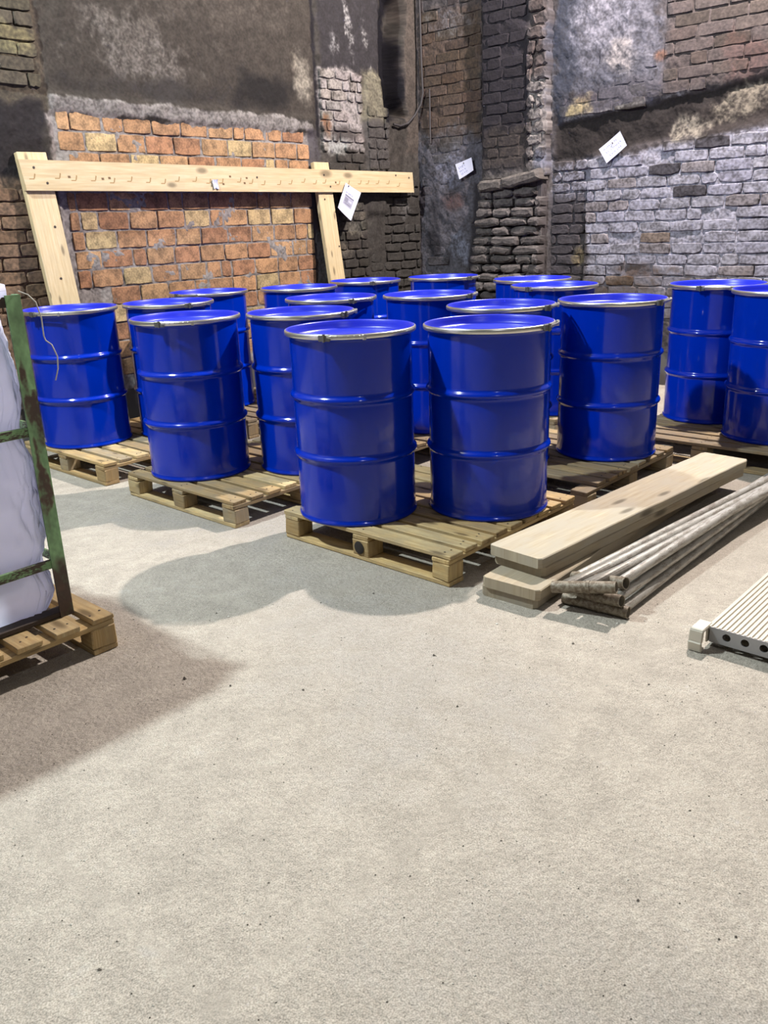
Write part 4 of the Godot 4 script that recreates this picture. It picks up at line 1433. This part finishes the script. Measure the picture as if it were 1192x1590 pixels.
	for q in [[0.0, 1.318], [0.035, 1.305], [0.06, 1.28], [0.072, 1.23], [0.07, 1.17], [0.074, 1.155], [0.095, 1.14], [0.11, 1.1], [0.105, 1.06], [0.088, 1.02]]:
		wire.append(base + Vector3(q[0] * 0.6, q[1], -q[0] * 0.6))
	single("loose_wire", tube(wire, 0.0022, 6), plain(rgb(190, 186, 176), 0.5, 0.3), "thin pale wire dangling from the top of the green post", "wire", frame)


# ------------------------------------------------------------------ planks, tubes, deck
func make_planks() -> void:
	# near end at (1.29, 0.10), running into depth
	var list := [
		[1.19, 0.01, 0.0225, 0.265, 1.98, 0.035, 2, "lowest scaffold plank of the stack, lying flat on the concrete"],
		[1.205, 0.0, 0.068, 0.27, 1.95, 0.04, 1, "second plank from the bottom, its near end sticking out past the upper two"],
		[1.155, 0.135, 0.113, 0.262, 1.9, -0.062, 1, "third plank from the bottom, shaded right below the top one"],
		[1.150, 0.112, 0.158, 0.268, 1.93, -0.067, 0, "topmost thick scaffold plank of the stack, sunlit pale and chipped at its ends"],
	]
	list[3][7] = "topmost thick scaffold plank of the stack, pale and chipped at its ends"
	for e in list:
		var turn: float = PI / 2 + e[5]
		var at := in_frame(e[0] + 0.13, e[2], e[1], turn)
		var len: float = e[4]
		var t := tools()
		# a plank with clipped near corners, a little bowed
		var nseg := 14
		var rows := []
		var hw: float = e[3] / 2
		for k in nseg:
			var x0 := len * k / nseg
			var x1 := len * (k + 1) / nseg
			var s0 := hw - (0.012 if k == 0 else 0.0) - n_wear(x0, e[2]) * 0.006
			var s1 := hw - (0.012 if k == nseg - 1 else 0.0) - n_wear(x1, e[2]) * 0.006
			rows.append([x0, s0])
			if k == 0:
				rows.append([0.014, hw])
			if k == nseg - 1:
				rows.append([len - 0.03, hw])
				rows.append([x1, s1])
		var off := Vector2(rnd(0, 2), rnd(0, 2))
		for k in rows.size() - 1:
			var a = rows[k]
			var b = rows[k + 1]
			var y1 := 0.0225
			var c := 0.004
			var sec := [[-1.0, -y1 + c], [-1.0, y1 - c], [-0.97, y1], [0.97, y1], [1.0, y1 - c], [1.0, -y1 + c], [0.97, -y1], [-0.97, -y1]]
			for q in sec.size():
				var g = sec[q]
				var h = sec[(q + 1) % sec.size()]
				var m := Vector3(0, (g[1] + h[1]) * 20.0, (g[0] + h[0]))
				poly(t, [Vector3(a[0], g[1], g[0] * a[1]), Vector3(b[0], g[1], g[0] * b[1]), Vector3(b[0], h[1], h[0] * b[1]), Vector3(a[0], h[1], h[0] * a[1])], m.normalized() if absf(m.y) > 0.7 else Vector3(0, 0, signf(m.z)), off)
			for end in [[0, -1.0], [rows.size() - 2, 1.0]]:
				if k == end[0]:
					var r = rows[k] if end[1] < 0 else rows[k + 1]
					var pts := []
					for g in sec:
						pts.append(Vector3(r[0], g[1], g[0] * r[1]))
					poly(t, pts, Vector3(end[1], 0, 0), off)
		var mesh := t.commit()
		single("scaffold_plank", mesh, M.board[e[6]], e[7], "plank", at, "scaffold planks in the stack")


func n_wear(x: float, s: float) -> float:
	return absf(sin(x * 9.7 + s * 120.0) * sin(x * 3.1 + s * 77.0))


func make_scaffold_frames() -> void:
	# H-shaped frames of tubes piled on each other; [x, b of the right end of the near cross tube, height, turn, length]
	var labels := [
		"lowest of the piled scaffold tube frames, its open tube end on the concrete",
		"second scaffold tube frame from the bottom of the pile",
		"third scaffold tube frame of the pile, its cross tube end showing above two others",
		"top scaffold tube frame of the pile, with flattened bright tube ends on its cross tube",
	]
	var at := [[1.773, 0.165, 0.027, 0.02, 2.16], [1.752, 0.145, 0.077, 0.0, 2.15], [1.737, 0.205, 0.127, -0.02, 2.1], [1.735, 0.13, 0.135, -0.03, 2.17]]
	for k in 4:
		var e = at[k]
		var t := thing("scaffold_rail", labels[k], "scaffolding", in_frame(e[0], e[2], e[1], e[3]), "scaffold tube frames piled beside the planks")
		# X along the cross tube (to the left is -X), depth to -Z
		var cross: Vector3 = [Vector3(-0.27, 0.0, 0.02), Vector3(-0.26, -0.03, -0.02), Vector3(-0.25, -0.05, -0.03), Vector3(-0.24, -0.04, 0.07)][k]
		var st := tools()
		add_pipe(st, Vector3.ZERO, cross, 0.0242, 0.0035, 24)
		part("cross_tube", st.commit(), M.pipe_dirty, t)
		var d := cross.normalized()
		part("collar", tube([cross * 0.40, cross * 0.40 + d * 0.014], 0.0272, 24), M.pipe_dirty, t)
		var ends: Array = [[0.12, 0.86, 0.0, 0.08], [0.12, 0.6, 0.0, 0.07], [0.12, 0.95, 0.0, 0.13], [0.42, 0.74, 0.10, 0.14]][k]
		var fars := []
		for r in 2:
			var s := tools()
			var o := cross * (ends[r] as float)
			var far := o + Vector3(ends[2 + r], 0.0, -e[4])
			fars.append(far + Vector3(0, 0, 0.045))
			var dirv := (far - o).normalized()
			if k == 3:
				# the end is pressed flat where it meets the cross tube
				var side := dirv.cross(Vector3.UP).normalized()
				var prev := []
				for q in 9:
					var f := q / 8.0
					var g := f * f * (3.0 - 2.0 * f)
					var c := o + dirv * (0.008 + 0.26 * f) + Vector3(0, 0.014 * (1.0 - g), 0)
					var ring := []
					for m in 16:
						var an := TAU * m / 16
						ring.append(c + side * cos(an) * lerpf(0.036, 0.0225, g) + Vector3.UP * sin(an) * lerpf(0.009, 0.0225, g))
					for m in 16:
						if q > 0:
							var mid: Vector3 = (ring[m] + ring[(m + 1) % 16]) / 2 - c
							tri(s, prev[m], prev[(m + 1) % 16], ring[(m + 1) % 16], mid.normalized(), Vector2(0.1, 0), Vector2(0.1, 0.02), Vector2(0.13, 0.02))
							tri(s, prev[m], ring[(m + 1) % 16], ring[m], mid.normalized(), Vector2(0.1, 0), Vector2(0.13, 0.02), Vector2(0.13, 0))
						else:
							tri(s, c, ring[m], ring[(m + 1) % 16], -dirv, Vector2.ZERO, Vector2.ZERO, Vector2.ZERO)
					prev = ring
				add_tube(s, [o + dirv * 0.262, far], 0.0225, 18)
			else:
				add_tube(s, [o + dirv * 0.02, far], 0.0205, 18)
			part("long_tube", s.commit(), M.galvanised, t)
		var st2 := tools()
		add_pipe(st2, fars[0], fars[1], 0.0205, 0.003, 18)
		part("far_cross_tube", st2.commit(), M.galvanised, t)


func make_deck() -> void:
	var t := thing("scaffold_deck", "pale ribbed metal scaffold deck with round holes in its end, at the right edge", "scaffold deck", in_frame(2.087, 0.0, 0.13))
	var wx := 0.61
	var len := 1.6
	var top := 0.085
	# ribbed top: ridges along the length, shared mesh; each ridge is one extrusion of the plate
	var plate := tools()
	var n := 34
	var prof := []
	for i in n:
		var x := 0.006 + i * (wx - 0.012) / n
		var p := (wx - 0.012) / n
		prof.append_array([Vector2(x, top - 0.005), Vector2(x + p * 0.22, top), Vector2(x + p * 0.62, top), Vector2(x + p * 0.8, top - 0.005)])
	prof.append(Vector2(wx - 0.006, top - 0.005))
	for i in prof.size() - 1:
		var a: Vector2 = prof[i]
		var b: Vector2 = prof[i + 1]
		poly(plate, [Vector3(a.x, a.y, 0), Vector3(b.x, b.y, 0), Vector3(b.x, b.y, -len), Vector3(a.x, a.y, -len)], Vector3(-(b.y - a.y), b.x - a.x, 0).normalized(), Vector2.ZERO)
		poly(plate, [Vector3(a.x, top - 0.012, 0), Vector3(b.x, top - 0.012, 0), Vector3(b.x, top - 0.012, -len), Vector3(a.x, top - 0.012, -len)], Vector3.DOWN, Vector2.ZERO)
		poly(plate, [Vector3(a.x, a.y, 0), Vector3(b.x, b.y, 0), Vector3(b.x, top - 0.012, 0), Vector3(a.x, top - 0.012, 0)], Vector3(0, 0, 1), Vector2.ZERO)
	part("ribbed_plate", plate.commit(), M.aluminium, t)
	# side rails
	for x in [0.004, wx - 0.004]:
		part("side_rail", box(Vector3(len, 0.062, 0.008), 0.002), M.aluminium, t, Transform3D(Basis(Vector3.UP, PI / 2), Vector3(x, top - 0.036, -len / 2)))
	# the end plate with its row of holes
	for z in [0.0, -len]:
		var c := CSGCombiner3D.new()
		c.name = "end_plate" if z == 0.0 else "end_plate_001"
		c.position = Vector3(wx / 2, top - 0.031, z)
		var slab := CSGBox3D.new()
		slab.name = "plate"
		slab.size = Vector3(wx - 0.03, 0.058, 0.005)
		slab.material = M.steel_grey
		c.add_child(slab)
		for k in 8:
			var hole := CSGCylinder3D.new()
			hole.name = "hole_%d" % (k + 1)
			hole.operation = CSGShape3D.OPERATION_SUBTRACTION
			hole.radius = 0.0145
			hole.height = 0.05
			hole.sides = 24
			hole.material = M.steel_grey
			hole.rotation.x = PI / 2
			hole.position = Vector3(-wx / 2 + 0.075 + k * 0.064, 0.002, 0)
			c.add_child(hole)
		t.add_child(c, true)
	# claw at the corner: a bent strap with a hooked foot
	for x in [-0.012, wx + 0.012]:
		var s := tools()
		add_box(s, Vector3(0.05, 0.012, 0.085), 0.004, Vector2.ZERO, 0.0, Transform3D(Basis(), Vector3(x, top - 0.004, 0.012)))
		add_box(s, Vector3(0.05, 0.045, 0.012), 0.004, Vector2.ZERO, 0.0, Transform3D(Basis(Vector3.RIGHT, -0.18), Vector3(x, top - 0.026, 0.055)))
		add_box(s, Vector3(0.05, 0.036, 0.012), 0.004, Vector2.ZERO, 0.0, Transform3D(Basis(Vector3.RIGHT, 0.12), Vector3(x, top - 0.062, 0.061)))
		add_box(s, Vector3(0.05, 0.008, 0.03), 0.003, Vector2.ZERO, 0.0, Transform3D(Basis(Vector3.RIGHT, 0.2), Vector3(x, 0.008, 0.05)))
		part("claw", s.commit(), M.zinc if false else M.aluminium, t)


# ------------------------------------------------------------------ small things
func make_small_things() -> void:
	# the cable that hangs in the corner and loops to the left wall, and the conduit below it
	var pts := []
	for q in [[-2.93, 3.95, 0.04], [-2.92, 3.4, 0.035], [-2.915, 3.0, 0.035], [-2.90, 2.72, 0.04], [-2.92, 2.62, 0.05], [-2.96, 2.52, 0.1], [-2.97, 2.44, 0.2], [-2.97, 2.41, 0.32], [-2.975, 2.42, 0.42]]:
		pts.append(Vector3(q[0], q[1], q[2]))
	single("hanging_cable", tube(pts, 0.011, 8), plain(rgb(44, 40, 42), 0.7), "dark cable hanging down the wall corner and looping to the chase", "cable", wall_right_frame)
	single("conduit_pipe", tube([Vector3(-2.82, 2.75, 0.03), Vector3(-2.82, 2.25, 0.03)], 0.009, 8), plain(rgb(50, 46, 48), 0.7), "short thin dark conduit on the wall below the cable's bend", "conduit", wall_right_frame)
	# grit on the floor
	var crumb := tools()
	var r := RandomNumberGenerator.new()
	r.seed = 55
	var oct := [Vector3.UP, Vector3.RIGHT, Vector3.BACK, Vector3.LEFT, Vector3.FORWARD, Vector3.DOWN * 0.4]
	for k in oct.size():
		oct[k] = oct[k] * r.randf_range(0.7, 1.2)
	for f in [[0, 1, 2], [0, 2, 3], [0, 3, 4], [0, 4, 1], [5, 2, 1], [5, 3, 2], [5, 4, 3], [5, 1, 4]]:
		var c: Vector3 = (oct[f[0]] + oct[f[1]] + oct[f[2]]).normalized()
		tri(crumb, oct[f[0]], oct[f[1]], oct[f[2]], c, Vector2.ZERO, Vector2.ZERO, Vector2.ZERO)
	var mesh := crumb.commit()
	for g in [["dark_grit", rgb(96, 90, 82), 800, "tiny dark crumbs of grit scattered over the concrete floor"], ["pale_grit", rgb(214, 210, 200), 900, "tiny pale crumbs of mortar scattered over the concrete floor"]]:
		var mm := MultiMesh.new()
		mm.transform_format = MultiMesh.TRANSFORM_3D
		mm.mesh = mesh
		mm.instance_count = g[2]
		for i in g[2]:
			var x := r.randf_range(-1.6, 1.6)
			var z := r.randf_range(-3.3, -0.9)
			var s := r.randf_range(0.0009, 0.0026) * (2.0 if r.randf() < 0.04 else 1.0)
			mm.set_instance_transform(i, Transform3D(Basis(Vector3.UP, r.randf() * TAU).scaled(Vector3(s * 1.4, s, s)), Vector3(x, s * 0.35, z)))
		var o := MultiMeshInstance3D.new()
		o.name = g[0]
		o.multimesh = mm
		o.material_override = plain(g[1], 0.9)
		tag(o, g[3], "grit", "", "stuff")
		add_child(o, true)
	var q := [[-0.72, -2.62, 0.008, "small dark stone lying in the cage's shadow"], [0.16, -2.72, 0.006, "small grey stone on the open floor before the nearest pallet"], [-0.55, -2.56, 0.005, "tiny dark stone beside the larger one in the cage's shadow"]]
	for e in q:
		single("pebble", mesh, plain(rgb(70, 64, 58), 0.9), e[3], "stone", Transform3D(Basis(Vector3.UP, e[0] * 9.0).scaled(Vector3.ONE * e[2]), Vector3(e[0], e[2] * 0.35, e[1])))
